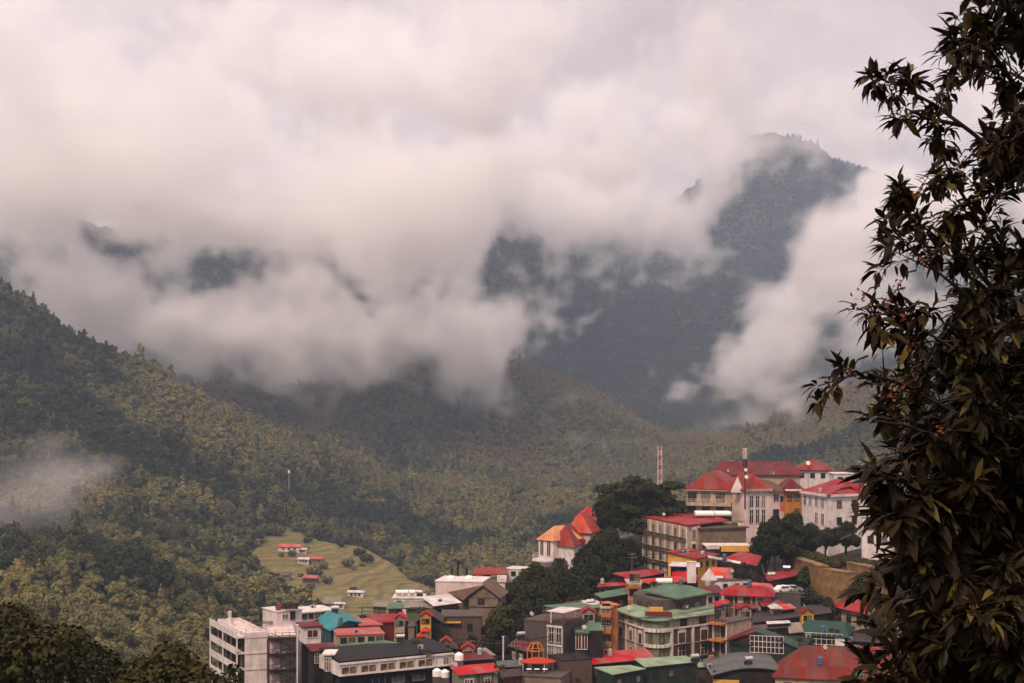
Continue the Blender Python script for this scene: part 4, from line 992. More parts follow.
for k, px in enumerate((399, 405, 412)):
    t = empty('water_tank', Vector(((px-512)/F*308, 308, h.ztop+.2)), ['first', 'second', 'third'][k]+' steel tank from the left on the low white house by the fields', 'water tank', 'tanks on the low white house')
    MB().box(-.5, .5, -.4, -.32, 0, .5).box(-.5, .5, .32, .4, 0, .5).build('stand', ST, t); b2 = MB().cyl((0, 0), .45, -.7, .7, 12).build('tank', PLW, t, (0, 0, .95)); b2.rotation_euler = (0, math.radians(90), .1*k)
h = House('concrete_retaining_house', 'tall bare grey concrete building below the brown tiled house', 'building', rect((441, 273), (481, 273), 8), ZT(616, 274), None, PB); h.flat(PG, .2, .2)
h.band(0, h.ztop-1.1, h.ztop-.9, .9, PY_, 'awning', .0, .5); h.band(0, h.ztop-4.2, h.ztop-4.1, .1, PG)
h.windows(0, [.72], [h.ztop-2], .9, 1.2, 'd')
h = House('dark_brown_shack', 'dark brown shack with steep struts in front of the bare concrete building', 'shack', rect((417, 266), (441, 266), 7), ZT(622, 266), None, PD); h.hip(MGB, 1.6, .4, .8, axis=1, gable=True, gw=PD)
for k, (px, py) in enumerate(((421, 636), (425.5, 631), (419, 641))):
    R_ = rect((px-3, 258), (px+3, 258), 2)
    h = House('orange_tarp_stall', ['orange brown tarp stall beside the dark brown shack', 'upper orange stall behind the brown tarp stall', 'lower orange stall just above the black roof'][k], 'stall', R_, ZT(py, 258), None, PT)
    h.hip(MOR, .6, .3, .4)
h = House('pink_flat_house', 'long pinkish white windowless flat block above the brown tiled roof', 'building', rect((435.5, 322), (482.5, 320), 9), ZT(581.5, 322), None, PPK); h.flat(PWC, .15, .25); FT = h.ztop+.25
for k, px in enumerate((451, 469)):
    t = empty('water_tank', Vector(((px-512)/F*325, 325, FT)), ['left', 'right'][k]+' white domed tank on the long pinkish block', 'water tank', 'tanks on the pinkish block')
    MB().cyl((0, 0), 1.0, 0, .35, 16).cyl((0, 0), 1., .35, .75, 16, .5).build('tank', PLW, t); MB().cyl((0, 0), .3, .75, .85, 10).build('lid', ST, t)
h = House('red_canopy_house', 'terrace house with a dark red tiled canopy roof above plants', 'house', rect((476, 336), (506, 334), 6), ZT(583, 336), None, PBE)
h.part(MB(), 'x', PD) if False else None
h.part(MB().slab([h.P(at(473, 574.5, 334)), h.P(at(508, 573.5, 332)), h.P(at(506, 567, 338)), h.P(at(474, 568, 340))], .2), 'roof', MTR)
for (px, D) in ((475, 334.5), (490, 334), (506.5, 333), (475, 339), (506, 338)):
    q = at(px, 574, D); h.part(MB().box(q.x-h.o.x-.1, q.x-h.o.x+.1, q.y-h.o.y-.1, q.y-h.o.y+.1, h.ztop-h.zb-.2, q.z-h.zb), 'post', PD)
h.windows(0, [.5], [h.ztop-1.5], 2, 1, 'd')
h = House('white_pillar_house', 'narrow white rendered tower house beside the dark trees', 'house', rect((498.5, 300), (505, 300), 5), ZT(582, 300), None, PWC); h.flat(PW, .3, .3, parapet=.5)
h = RF('small_red_roof', 'tiny red roof between the brown gable and the white tower', [(484, 590), (498, 590), (497, 585.5), (485, 586)], 305, [0, 0, .5, .5], MTR, PT)
h = House('white_wall_house', 'low white house half hidden by trees right of the red canopy', 'house', rect((506, 338), (531, 336), 5), ZT(569, 338), None, PW); h.flat(PW, .2, .2); h.windows(0, [.3, .6], [h.ztop-1], 1, .9, 'd')

# --- orange roofed villa on the point of the hill
R = [((551.5-512)/F*341, 341), ((574-512)/F*335, 335), ((584-512)/F*349, 349), ((562-512)/F*356, 356)]
h = House('orange_villa', 'white villa with stacked orange and red tiled roofs on the hill point', 'villa', R, ZT(545, 339), None, PWC)
def pr(h, pts, mat, name='roof', t=.25): return h.part(MB().slab([h.P(at(*p)) for p in pts], t), name, mat)
h.hip(MTR, 4.4, .7, .5, axis=1); h.windows(1, [.3, .7], [h.ztop-2.5], 1.2, 1.6, 'd')
h5 = House('villa_middle_block', 'middle block of the white villa with a steep tiled red roof', 'villa block', rect((566, 352), (590, 350), 10), ZT(532, 352), None, PPK); h5.hip(MOR, 4.6, .7, .45)
h3 = House('villa_bay', 'maroon windowed front bay with small orange hip roof on the orange villa', 'villa bay', rect((538.5, 342), (553, 338), 9), ZT(539, 342), None, PWC)
h3.windows(0, [.25, .72], [ZT(548, 340)], 1.1, 3.6, 'm'); h3.hip(MPO, 3.2, .4, .35)
h3.windows(3, [.5], [ZT(548, 340)], 1.1, 3.6, 'm')
h3.band(0, ZT(561, 340), ZT(559.6, 340), 2., PWC, 'balcony'); h3.band(3, ZT(561, 340), ZT(559.6, 340), 2., PWC, 'balcony'); h3.rail(0, ZT(559.6, 340), 1.1, 1.9, PWC); h3.rail(3, ZT(559.6, 340), 1.1, 1.9, PWC)
h4 = House('villa_wing', 'rear white wing under the highest bright red roof of the villa', 'villa wing', rect((578, 366), (601, 366), 9), ZT(521, 366), None, PPK); h4.hip(MRB, 3.4, .7, .5); h4.windows(0, [.35, .75], [ZT(528, 366)], 1.2, 1.6, 'd')

# --- lower middle: narrow white fronted building, gazebo, canopies
R = rect((547.5, 252), (563, 250), 12)
h = House('narrow_house', 'narrow grey building with tall white window frames on its front', 'building', R, ZT(625, 252), None, PG)
for z in (ZT(635, 251), ZT(653, 251)): h.windows(0, [.27, .75], [z], 1., 2.5, 'w')
h.band(0, ZT(626.5, 252), ZT(624.5, 252), .3); h.band(0, ZT(645, 252), ZT(643.5, 252), .25)
for u in (0, .49, .965): h.band(0, h.zb, h.ztop, .16, PWC, 'column', u, u+.035)
h.flat(PG, .1, .2, parapet=.4, pm=PB); h.rail(0, h.ztop+.6, .9, .6, PBR)
h = House('grey_side_house', 'weathered grey concrete house joined right of the narrow white fronted one', 'house', rect((563.6, 251), (596, 262), 8), ZT(622, 253), None, PG); h.flat(PB, .1, .25)
h.windows(0, [.3, .7], [h.ztop-2], .9, 1.1, 'd')
h = RF('awning_roof', 'rooftop terrace under a thin white awning sheet and yellow post', [(546, 611), (563, 613), (582, 608), (561, 606.5)], 251, [0, 0, .2, .2], MW, None, inset=.4, t=.12)
for px, D, mt in ((551, 250, PW), (563.5, 250.5, PO), (575, 256, PO)):
    q = at(px, 612, D); h.part(MB().box(q.x-h.o.x-.1, q.x-h.o.x+.1, q.y-h.o.y-.1, q.y-h.o.y+.1, ZT(624, D)-h.zb+.2, q.z-h.zb), 'post', mt)
h = House('terrace_wall_house', 'brown terrace storey with dark openings behind the white awning', 'house', rect((566, 268), (600, 272), 7), ZT(611, 268), None, PC); h.windows(0, [.2, .5, .8], [h.ztop-1.5], 1.6, 1.7, 'd'); h.flat(MG, .4, .2)
h = RF('pale_roofed_house', 'house with a smooth pale pinkish roof above the white awning', [(579, 607), (599, 606), (600, 600), (580, 600)], 278, [0, 0, .3, .3], MW, PPK)
h = RF('maroon_roofed_house', 'house with a small maroon roof at the edge of the dark trees', [(561, 606.5), (579, 606), (579, 600.5), (565, 602)], 280, [0, 0, .5, .5], MRD, PB)
h = House('bay_house', 'dark house with a white framed maroon window bay and green roof', 'house', rect((575, 247), (588, 247), 9), ZT(632, 247), None, PDG)
h.windows(0, [.27, .74], [ZT(641.5, 247)], .85, 2.6, 'm')
pr(h, [(574.5, 631.5, 246.5), (588.5, 632.5, 246.5), (601, 625.5, 254), (583, 627, 256)], MG)
h = House('black_box_house', 'plain dark building between the window bay and the orange balconies', 'building', rect((588.6, 247.5), (603, 247.5), 9), ZT(631, 247.5), None, PD); h.flat(MG, .1, .15)
h = RF('teal_awning', 'small pale teal awning left of the narrow white fronted building', [(534, 634.5), (547, 635), (547, 630), (539, 631)], 256, [0, 0, .5, .5], MTL, PD, inset=.3)
t = House('yellow_gazebo', 'yellow framed gazebo with an open domed top above the red canopy', 'gazebo', [((535.5-512)/F*243+1.5*math.cos(math.radians(22.5+45*k)), 243+1.5*math.sin(math.radians(22.5+45*k))) for k in range(8)], ZT(650, 243), ZT(659, 243), None)
zt = t.ztop-t.zb; Lp = t.L(t.poly)
for k in range(8):
    p, q = Lp[k], Lp[(k+1) % 8]
    t.part(MB().bar((*p, 0), (*p, zt), .09), 'post', PO)
    t.part(MB().bar((*p, zt), (*q, zt), .12).bar((*p, zt), (p[0]*.55, p[1]*.55, zt+1.2), .09).bar((p[0]*.55, p[1]*.55, zt+1.2), (q[0]*.55, q[1]*.55, zt+1.2), .08), 'frame', PO)
t.part(MB().prism(Lp, -6.5, .02), 'base', PG)
h = RF('dull_red_house', 'house with a dull dark red roof left of the yellow gazebo', [(508, 645.5), (526, 651), (530, 642), (517, 637.5)], 250, [0, 0, .6, .6], MRD, PD)
h = House('canopy_terrace', 'open terrace with posts under an orange red oval canopy', 'terrace', [((538-512)/F*238+3*math.cos(a_)*1.0, 239+2.2*math.sin(a_)) for a_ in np.linspace(0, 2*math.pi, 16, endpoint=False)], ZT(662, 238), ZT(675, 238), None)
Lp = h.L(h.poly); zt = h.ztop-h.zb; mb = MB()
for k in range(16):
    p, q = Lp[k], Lp[(k+1) % 16]; mb.slab([(*p, zt), (*q, zt), (q[0]*.3, q[1]*.3, zt+.55), (p[0]*.3, p[1]*.3, zt+.55)], .12)
mb.face([(x*.3, y*.3, zt+.55) for x, y in Lp]); h.part(mb, 'canopy', MOR)
for k in (1, 5, 9, 13): h.part(MB().bar((Lp[k][0]*.9, Lp[k][1]*.9, 0), (Lp[k][0]*.9, Lp[k][1]*.9, zt), .08), 'post', PW)
h = House('concrete_base_house', 'streaked grey concrete walls under the orange red canopy at the bottom edge', 'building', rect((521, 235), (561, 233), 10), ZT(676, 235), None, PBE); h.flat(PG, .15, .2)
for k, px in enumerate((529, 537, 545)):
    t = empty('cafe_table', Vector(((px-512)/F*236.2, 236.2, h.ztop+.2)), ['left', 'middle', 'right'][k]+' white topped table on the terrace under the red canopy', 'table', 'tables under the canopy')
    MB().cyl((0, 0), .5, .7, .75, 12).build('table_top', PLW, t); MB().cyl((0, 0), .05, 0, .7, 6).build('leg', BKM, t)
h = House('dark_lane_wall', 'dark stained wall between the canopy terrace and the long bright red roof', 'wall', rect((561, 238), (592, 240), 6), ZT(661, 238), None, PB)
h.flat(PD, .1, .1)

# --- long bright red roof and the sage green roofs in front
h = RF('long_red_roofed_hall', 'hall under a long bright red sheet roof in front of the corner building', [(583, 665), (656, 658), (646, 648.5), (574, 653.5)], 243, [0, .2, .9, .7], MRB, PD, inset=.4)
h = RF('left_sage_hall', 'green walled hall with a pale sage roof at the bottom edge', [(613, 674.5), (646, 668.5), (630, 664.8), (594, 667)], 232, [0, .0, .3, .3], MSG, PDG, inset=.25)
h = RF('right_sage_hall', 'wide dark walled hall under a pale sage green sheet roof', [(645, 667), (698, 661.5), (686, 655.5), (634, 658.5)], 238, [0, 0, .4, .4], MSG, PDG, inset=.25)
h = RF('small_sage_shed', 'small shed with sage roof at the foot of the arched facade', [(698, 667), (711, 666.5), (709, 662), (697, 662)], 247, [0, 0, .2, .2], MSG, PB, inset=.2)
# --- corner building with arched windows and green roofs
P0, P1, P2, P3 = ((617-512)/F*273, 273), ((645.5-512)/F*262, 262), ((669.5-512)/F*262, 262), ((715-512)/F*269, 269)
def arc(p, q, k=7, bulge=1.5):
    p, q = Vector(p), Vector(q); d = q-p; n = Vector((d.y, -d.x)).normalized()
    return [tuple(p+d*t+n*bulge*4*t*(1-t)) for t in [i/k for i in range(1, k)]]
poly = [P0, P1]+arc(P1, P2)+[P2, P3, (P3[0]-3, P3[1]+9), (P0[0]+5, P0[1]+8)]
zt = ZT(619.5, 262)
h = House('corner_building', 'cream corner building with arched white windows and a rounded sage bay', 'building', poly, zt, None, PC)
nb = 7
eL, eR = (P0, P1), (P2, P3)
arch_z, low_z = ZT(638.5, 264), ZT(655, 264)
h.windows(eL, [.15, .5, .83], [arch_z], 1.25, 1.9, 'a'); h.windows(eL, [.15, .5, .83], [low_z], 1.25, 1.9, 'w')
h.windows(eR, [.26, .75], [ZT(637.5, 264)], 1.75, 1.9, 'a', balcony=BKM); h.windows(eR, [.26, .75], [ZT(652, 264)], 1.75, 2., 'w', balcony=BKM); h.windows(eR, [.26, .75], [ZT(667, 264)], 1.75, 2., 'w')
for e_ in (eL, eR):
    h.band(e_, ZT(629.5, 262), ZT(628, 262), .35, PWC); h.band(e_, ZT(646, 262), ZT(645, 262), .2, PC)
for u in (.0, .33, .66, .97): h.band(eL, h.zb, ZT(629, 262), .22, PWC, 'pilaster', u, u+.03)
for u in (.0, .48, .965): h.band(eR, h.zb, ZT(629, 262), .28, PWC, 'pilaster', u, u+.06 if u < .1 else u+.035)
for e_, us in ((eL, (.2, .5, .8)), (eR, (.30, .72))): h.windows(e_, us, [ZT(623.5, 263)], 1.1 if e_ is eL else 1.5, 1.4, 'd')
for k in range(2): h.band(eR, h.zb, ZT(630, 262), .06, PBR, 'brick_panel', [.08, .55][k], [.46, .94][k])
for (z0, z1, o_, mt) in ((ZT(631, 262), ZT(627.5, 262), .45, PWC), (ZT(646.5, 262), ZT(643.5, 262), .45, PWC)):
    bp_ = [P1]+arc(P1, P2)+[P2]
    for k in range(len(bp_)-1): h.band((bp_[k], bp_[k+1]), z0, z1, o_, mt, 'bay_balcony')
bp_ = [P1]+arc(P1, P2)+[P2]
for k in range(len(bp_)-1):
    h.band((bp_[k], bp_[k+1]), h.zb, zt-.05, .05, PGR, 'bay_wall')
h.windows((bp_[4], bp_[5]), [.5], [ZT(637, 262)], .8, 2.1, 'd'); h.windows((bp_[4], bp_[5]), [.5], [ZT(652, 262)], .8, 2.1, 'd'); h.windows((bp_[1], bp_[2]), [.5], [ZT(637, 262)], .7, 2.1, 'b')
h.flat(MSG, .7, .22)
# sloping skirt roof and the set back storey
zr = zt+.25
inner = [(P0[0]+3.2, P0[1]+1.5), (P1[0]+2.2, P1[1]+4.), (P2[0]+.2, P2[1]+4.), (P3[0]-1.2, P3[1]+3.2), (P3[0]-3, P3[1]+9.5), (P0[0]+5, P0[1]+8.5)]
outer = [(P0[0]-.3, P0[1]-.6), (P1[0]-.2, P1[1]-.9), (P2[0]+.6, P2[1]-.9), (P3[0]+.7, P3[1]-.5)]
for k, nm in ((0, 'roof_skirt'), (1, 'roof_skirt'), (2, 'roof_skirt')):
    h.part(MB().slab([h.P((*outer[k], zr)), h.P((*outer[k+1], zr)), h.P((*inner[k+1], zr+.9)), h.P((*inner[k], zr+.9))], .1), nm, MSG if k != 1 else MG)
zu = ZT(598.5, 268)
h.part(MB().prism(h.L(inner), zr+.3-h.zb, zu-h.zb), 'upper_wall', PG)
up = [(642, 590, 273), (678, 598.5, 265), (713, 592, 272), (690, 585.5, 281), (668, 582.5, 284)]
mb = MB().slab([h.P(at(*p)) for p in up], .3); h.part(mb, 'upper_roof', MG)
h.windows((inner[2], inner[3]), [.3, .75], [zu-1.6], 1.4, 1.2, 'd'); h.windows((inner[0], inner[1]), [.3, .7], [zu-1.6], 1.2, 1.2, 'd')
sg = House('roof_banner', 'faded maroon and yellow banner board standing on the corner building roof', 'banner', [(at(645, 0, 262.9).x, 262.9), (at(672, 0, 262.2).x, 262.2), (at(672, 0, 262.5).x, 262.5), (at(645, 0, 263.2).x, 263.2)], ZT(611.5, 262.9), zr+.05, PM, wname='board')
sg.part(MB().prism(sg.L([(at(649, 0, 263.4).x, 263.4), (at(663, 0, 263.1).x, 263.1), (at(663, 0, 263.6).x, 263.6), (at(649, 0, 263.9).x, 263.9)]), 0, ZT(607.5, 263)-sg.zb), 'yellow_board', PY_)

# --- orange balconied buildings
R = rect((601, 266), (611.5, 265.6), 4.5)
h = House('orange_building', 'narrow orange building with stacked open balconies beside the corner building', 'building', R, ZT(607.5, 266), None, PO)
for k in range(4):
    z = ZT(613.5, 266)-k*3.05
    h.band(0, z-.5, z+.35, 1.3, PO, 'balcony'); h.rail(0, z+.35, .6, 1.25, PWC); h.band(0, z+.36, z+1.9, .04, PD, 'painted_shade', .1, .9)  # last band: shade behind each open balcony, painted dark on the wall
    if k: h.windows(0, [.5], [z+1.4], 1., 1.6, 'b')
h.band(0, ZT(607.5, 266), ZT(606, 266), 1.5, PC, 'cornice'); h.flat(PO, .4, .25)
h = House('orange_side_block', 'plain orange side wall block joined to the stacked balconies', 'building', rect((611.8, 266.2), (617.6, 266.6), 4.5), ZT(606, 266), None, PO); h.flat(PO, .3, .2)
R = rect((628, 286), (641, 286), 6)
h = House('orange_balcony_tower', 'small orange tower with two balconies below the bright red roofs', 'tower', R, ZT(583.5, 286), None, PO)
for k in range(2):
    z = ZT(599.5, 286)+3.1*k-.3
    h.band(0, z-.4, z+.3, 1.2, PO, 'balcony'); h.rail(0, z+.3, .7, 1.15, PWC); h.windows(0, [.3, .72], [z+1.5], .9, 1.5, 'b')
h.band(0, ZT(585, 286), ZT(583, 286), 1.3, PC, 'cornice'); h.flat(PC, .3, .2)
R = rect((713, 258), (727, 256), 8)
h = House('orange_trimmed_house', 'narrow house with orange balcony slabs right of the arched facade', 'house', R, ZT(622, 258), None, PC)
for k in range(3):
    z = ZT(638, 258)+(1-k)*3.
    h.band(0, z-.25, z+.05, 1.6, PO, 'balcony'); h.rail(0, z+.05, .9, 1.5, BKM); h.windows(0, [.3, .75], [z+1.4], .9, 1.7, 'b')
    for u in (.0, .93): h.band(0, z-3, z-.25, .2, PWC, 'column', u, u+.07)
h.flat(PG, .2, .2)

# --- bright red roofs above
h = RF('red_roofed_house', 'house with a broad matt red roof just below the cream hotel', [(631, 579), (668, 572), (655, 568.5), (612, 573)], 298, [0, .2, 1.0, .9], MR, PD)
h = RF('bright_red_roofed_house', 'house with the brightest red roof behind the green corner roof', [(653, 584), (702, 580), (690, 574.5), (632, 580)], 288, [0, .2, 1.1, .4], MRB, PD)
h = RF('red_shed_roof', 'small bright red roof squeezed behind the white chimney panel', [(672, 576), (700, 577.5), (692, 570.5), (672, 572)], 296, [0, 0, .8, .8], MRB, PD)
h = House('chimney_slab', 'tall plain white chimney panel standing among the red roofs', 'chimney', rect((687.5, 291), (696, 291), 1.2), ZT(562.5, 291), ZT(583, 291), PWC, wname='shaft'); h.flat(PW, .08, .12)
t = empty('water_tank', at(664.5, 581.5, 283), 'white horizontal tank with a black cap on the bright red roof', 'water tank', None)
q = MB().cyl((0, 0), .55, -1.7, 1.5, 14).build('tank', PLW, t, (0, 0, .1)); q.rotation_euler = (0, math.radians(90), math.radians(5)); q = MB().cyl((0, 0), .4, 1.5, 1.75, 10).build('cap', BKM, t, (0, 0, .1)); q.rotation_euler = (0, math.radians(90), math.radians(5))
MB().box(-1.4, -1.3, -.4, .4, -1.1, -.4).box(1.2, 1.3, -.4, .4, -1.1, -.4).build('stand', ST, t)
h = RF('pink_walled_house', 'pinkish house with a thin bright red roof beside the dark trees', [(597, 586.5), (627, 585), (626, 582), (599, 583)], 296, [0, 0, .4, .4], MRB, PT, win=[(0, [.1, .25, .4, .55, .7], [1.1], .6, 1., 'd')])
h = RF('curved_green_roof', 'dark walled house under a curved sage green roof left of the orange tower', [(602, 598), (629, 593.5), (627, 587), (594, 593.5)], 282, [0, .3, .8, .4], MG, PD)
h = RF('thin_green_roof', 'low lean-to with a thin green roof left of the orange balconies', [(590, 611), (601, 607.5), (600, 603.5), (586, 607)], 270, [0, .2, .4, .3], MG, PD)
h = RF('white_gable_house_roof', 'house with a coral red roof and a white triangular gable', [(713, 580), (733, 578.5), (732, 567.5), (711, 567)], 296, [0, 0, 2., 2.], MCO, PW, inset=.3)
h.part(MB().slab([h.P(at(700, 579.5, 294.5)), h.P(at(717, 579.5, 294.5)), h.P(at(709.5, 567.5, 295.0))], .25), 'gable', PWC)
h = House('curved_white_wall_house', 'low house with a long dirty white wall behind the red hip roof', 'house', rect((717, 294), (750, 296), 6), ZT(581.5, 294), None, PW); h.flat(PG, .1, .15); h.windows(0, [.25, .6, .85], [h.ztop-1.], .8, .8, 'd')
h = House('hip_roofed_house', 'beige walled house under a wide red hip roof', 'house', rect((724, 283), (770, 281), 8), ZT(594.5, 283), None, PC)
h.hip(MR, 1.5, .9, .55); h.windows(0, [.12, .5], [h.ztop-1.3], 1.2, 1.6, 'b'); h.windows(0, [.8], [h.ztop-1.2], .9, 1.0, 'd')
for u in (.24, .62): h.band(0, h.zb, h.ztop, .15, PD, 'drain_strip', u, u+.05)  # narrow dark strips standing out from the wall
h = RF('coral_roofed_house', 'house with a rounded pale coral roof behind the red hip roof', [(752, 590.5), (776, 591), (771, 583.5), (751, 582)], 289, [0, 0, .6, .8], MCO, PPK)
h = RF('maroon_slope_house', 'white walled house under a maroon slope left of the red hip roof', [(704, 594), (724, 592), (718, 585), (697, 586.5)], 284, [0, 0, .9, .9], MRD, PW, win=[(0, [.3, .7], [1.2], .8, .9, 'd')])
h = RF('little_red_lean_to', 'little bright red lean-to roof below the maroon slope', [(716, 606), (731, 602), (727, 599), (712, 602)], 276, [0, 0, .5, .5], MRB, PB)
h = RF('low_red_roof', 'low red porch roof right of the beige walls', [(762, 606), (786, 604), (778, 599.5), (758, 600)], 277, [0, 0, .5, .5], MR, PD)
h = RF('far_low_red_roof', 'low coral red roof at the right end of the red porch roofs', [(780, 610), (797, 608), (790, 603.5), (776, 605)], 274, [0, 0, .5, .5], MCO, PD)
h = RF('base_red_roof', 'flat red strip roof under the beige walls of the hip roofed house', [(733, 608), (757, 608), (757, 604), (735, 604)], 277, [0, 0, .2, .2], MR, PD)
h = RF('green_walled_house', 'house with a coral roof over an olive green wall', [(713, 623.5), (752, 624), (748, 617.5), (715, 617)], 266, [0, 0, .5, .5], MCO, PMG, inset=.4)
h = RF('dark_flat_roof', 'long grey brown weathered flat roof right of the beige walled house', [(752, 622), (832, 612), (828, 603.5), (752, 611)], 266, [0, .5, .6, .1], MGB, PD, inset=.4)
h = RF('dark_red_flat_roof', 'dark red roof strip joining the coral roof and the green hall', [(748, 629.5), (790, 626.5), (786, 620), (750, 622.5)], 262, [0, 0, .2, .2], MBR, PD)
h = RF('white_strip_roof', 'thin bright white sheet roof above the green halls', [(767, 624), (791, 622.8), (789, 620.2), (766, 621.2)], 264, [0, 0, .2, .2], MW, PD, inset=.2)

# --- the two green halls with white glazing grids
R = rect((731, 254), (806, 250), 12)
h = House('left_green_hall', 'dark green hall with a white glazing grid and low dark red gable', 'hall', R, ZT(643.5, 254), None, PDG)
h.windows(0, [.48], [ZT(644.5, 252)], 5.8, 2.9, 'g')
pr(h, [(727, 640, 253), (756, 631, 253), (758, 626.5, 262), (730, 634, 263)], MRD); pr(h, [(756, 631, 253), (810, 652, 249), (812, 646, 256), (758, 626.5, 262)], MDG)
h.part(MB().slab([h.P(at(731, 643, 253.6)), h.P(at(806, 651, 250.6)), h.P(at(756, 631.6, 253.2))], .2), 'gable', PD)
R = rect((797, 264), (846, 261), 11)
h = House('right_green_hall', 'dark green hall with a tall row of white glazing bars', 'hall', R, ZT(634, 264), None, PDG)
h.windows(0, [.5], [ZT(642, 262)], 7.6, 3.0, 'g'); h.band(0, ZT(645, 262), ZT(636, 262), .2, PWC, 'white_panel', .78, .97)
h.hip(MDG, 1.9, .5, .7, axis=0); pr(h, [(789, 633, 262.5), (804, 631.5, 262.5), (800, 622, 267), (787, 623, 267)], MBE, 'skylight', .12)
pr(h, [(811, 620.6, 271.5), (846, 631.5, 263), (848, 629.5, 264), (813, 619, 272)], MRD, 'ridge_sheet', .1)
h = House('grey_curved_hall', 'dark hall with a wide curved grey sheet roof and yellow panel', 'hall', rect((713, 240), (782, 238), 9), ZT(671.5, 240), None, PD)
n = 9; c0 = at(711, 671.5, 239); c1 = at(784, 668.5, 237.5)
mb = MB()
for k in range(n):
    t0, t1 = k/n, (k+1)/n
    z0, z1 = [c0.z*(1-t)+c1.z*t+.9*math.sin(math.pi*t) for t in (t0, t1)]
    mb.slab([h.P((c0.x+(c1.x-c0.x)*t0, 238.8, z0-.6)), h.P((c0.x+(c1.x-c0.x)*t1, 238.8, z1-.6)), h.P((c0.x+(c1.x-c0.x)*t1, 250, z1)), h.P((c0.x+(c1.x-c0.x)*t0, 250, z0))], .15)
h.part(mb, 'roof', MGY); h.band(0, h.ztop-3.2, h.ztop-1.3, .1, PY_, 'yellow_panel', .0, .38)
h = RF('mint_awning', 'thin mint green awning in front of the left green hall', [(724, 659.5), (741, 661.5), (747, 656), (728, 655)], 248, [0, 0, .1, .2], MSG, PD, inset=.3, t=.1)
h = House('terracotta_house', 'house under a big rust red hip roof at the bottom right', 'house', rect((775, 236), (905, 231), 13), ZT(676.5, 236), None, PC)
h.hip(MRU, 4.3, .5, .55); h.windows(0, [.1, .3, .5], [h.ztop-1.5], 1.2, 1.2, 'b')

# --- big cream hotel with five rows of windows
p0 = ((642.5-512)/F*354, 354); p1 = ((687-512)/F*331, 331); p1b = ((700.5-512)/F*333, 333)
q = Vector(p0)+(Vector(p1b)-Vector(p1))
h = House('cream_hotel', 'cream hotel with rows of dark framed windows under a bright red roof', 'hotel', [p0, p1, p1b, (p1b[0]-2, p1b[1]+24), (p0[0]+8, p0[1]+6)], ZT(518.3, 354), None, PC)
zt = h.ztop
for r in range(4): h.windows(0, [.1, .265, .43, .595, .76, .915], [zt-1.7-3.35*r], 1.35, 1.9, 'k')
for r in range(4): h.band(0, zt-3.5-3.35*r, zt-3.25-3.35*r, .55, PT, 'ledge')
for r in range(3): h.windows(1, [.5], [zt-1.9-3.35*r], 1.2, 2.1, 'a')
for u in (.0, .185, .35, .515, .68, .84, .985): h.band(0, h.zb, zt, .14, PWC, 'pilaster', u, min(u+.015, 1))
pr(h, [(640, 515.5, 357), (688, 525, 330), (729, 520, 341), (697, 510, 372)], MR, 'roof', .3)
# flower boxes along the ledges
fb = [];
for r in range(3):
    A_, B_ = h.edge(0); d = (B_-A_); n = Vector((d.y, -d.x, 0)).normalized()
    for k in range(26):
        u = (k+.5)/26; p = A_+d*u+n*.45; p.z = zt-3.05-3.35*r; fb.append(((p.x-h.o.x, p.y-h.o.y, p.z-h.zb), ))
lb = [(*f[0], .42, .3) for f in fb]
v, f_, a_ = crown_geo(77, lb, 900, .22); o = bpy.data.objects.new('balcony_plants', leaf_mesh('balcony_plants', (v, f_, a_), M_TOWNLEAF)); link(o, h.e); o.color = (.8, 0, 0, 1)
R = rect((700.9, 332), (746, 336), 14)
h = House('blank_brown_annex', 'long blank brown rendered annex with a stained flat roof', 'annex', R, ZT(529.5, 332), ZT(547, 332)-6, PT)
h.flat(PB, .5, .35); h.band(0, h.zb+3, h.zb+5.3, .05, PB, 'damp_band'); AZ = h.ztop+.36
for k, (px, D, ln) in enumerate(((704, 350, 2.6), (722, 352, 2.3))):
    t = empty('water_tank', at(px, 515, D), ['left', 'right'][k]+' long white topped tank cluster on the red roof of the cream hotel', 'water tank', 'tanks on the cream hotel roof')
    for j in (-1, 0, 1):
        q = MB().cyl((0, 0), .62, -ln*.85, ln*.85, 12).build('tank', PLW, t, (0, j*1.35, .35)); q.rotation_euler = (0, math.radians(90), 0)
    MB().box(-ln, ln, -.7, .7, -1.5, -.3).build('stand', BKM, t)
for k, px in enumerate((735, 741)):
    t = empty('roof_clutter', Vector(((px-512)/F*338, 338, AZ)), ['stack of grey boxes left on the blank annex roof', 'pale bin and boxes right on the blank annex roof'][k], 'boxes', 'boxes on the annex roof')
    MB().box(-.8, .6, -.5, .5, 0, .7).build('lower_box', [PG, PW][k], t); MB().box(-.5, .4, -.4, .3, .7, 1.2).build('upper_box', PT, t)
h = RF('yellow_walled_house', 'house with a flat coral red roof over a mustard wall', [(697, 558.5), (720, 554), (690, 548), (665, 551)], 312, [0, .2, .9, .8], MR, PY_, inset=.5)
h = RF('magenta_roofed_house', 'house with a crimson hip slope and a white gutter edge', [(722, 559), (757, 565.5), (762, 556), (740, 551)], 306, [0, -.2, 1.2, 1.3], MR, PD, inset=.4)
pr(h, [(708, 556.8, 304), (757, 566.5, 298), (757, 564.8, 299), (708, 555.2, 305)], MW, 'gutter', .2)
h = House('yellow_banner_house', 'low terrace building hung with an orange yellow banner', 'building', rect((706, 322), (750, 322), 6), ZT(546.5, 322), None, PD); h.flat(PW, .2, .2)
h.band(0, ZT(551.5, 322), ZT(545.5, 322), .3, PY_, 'banner', .34, .97); h.band(0, ZT(549, 322), ZT(545, 322), .3, PW, 'awning', .0, .3)
h = RF('stepped_red_roof', 'small stepped red roof at the edge of the dark tree cluster', [(748, 556), (762, 556), (760, 546), (750, 545)], 316, [0, 0, 1.5, 1.5], MR, PM)
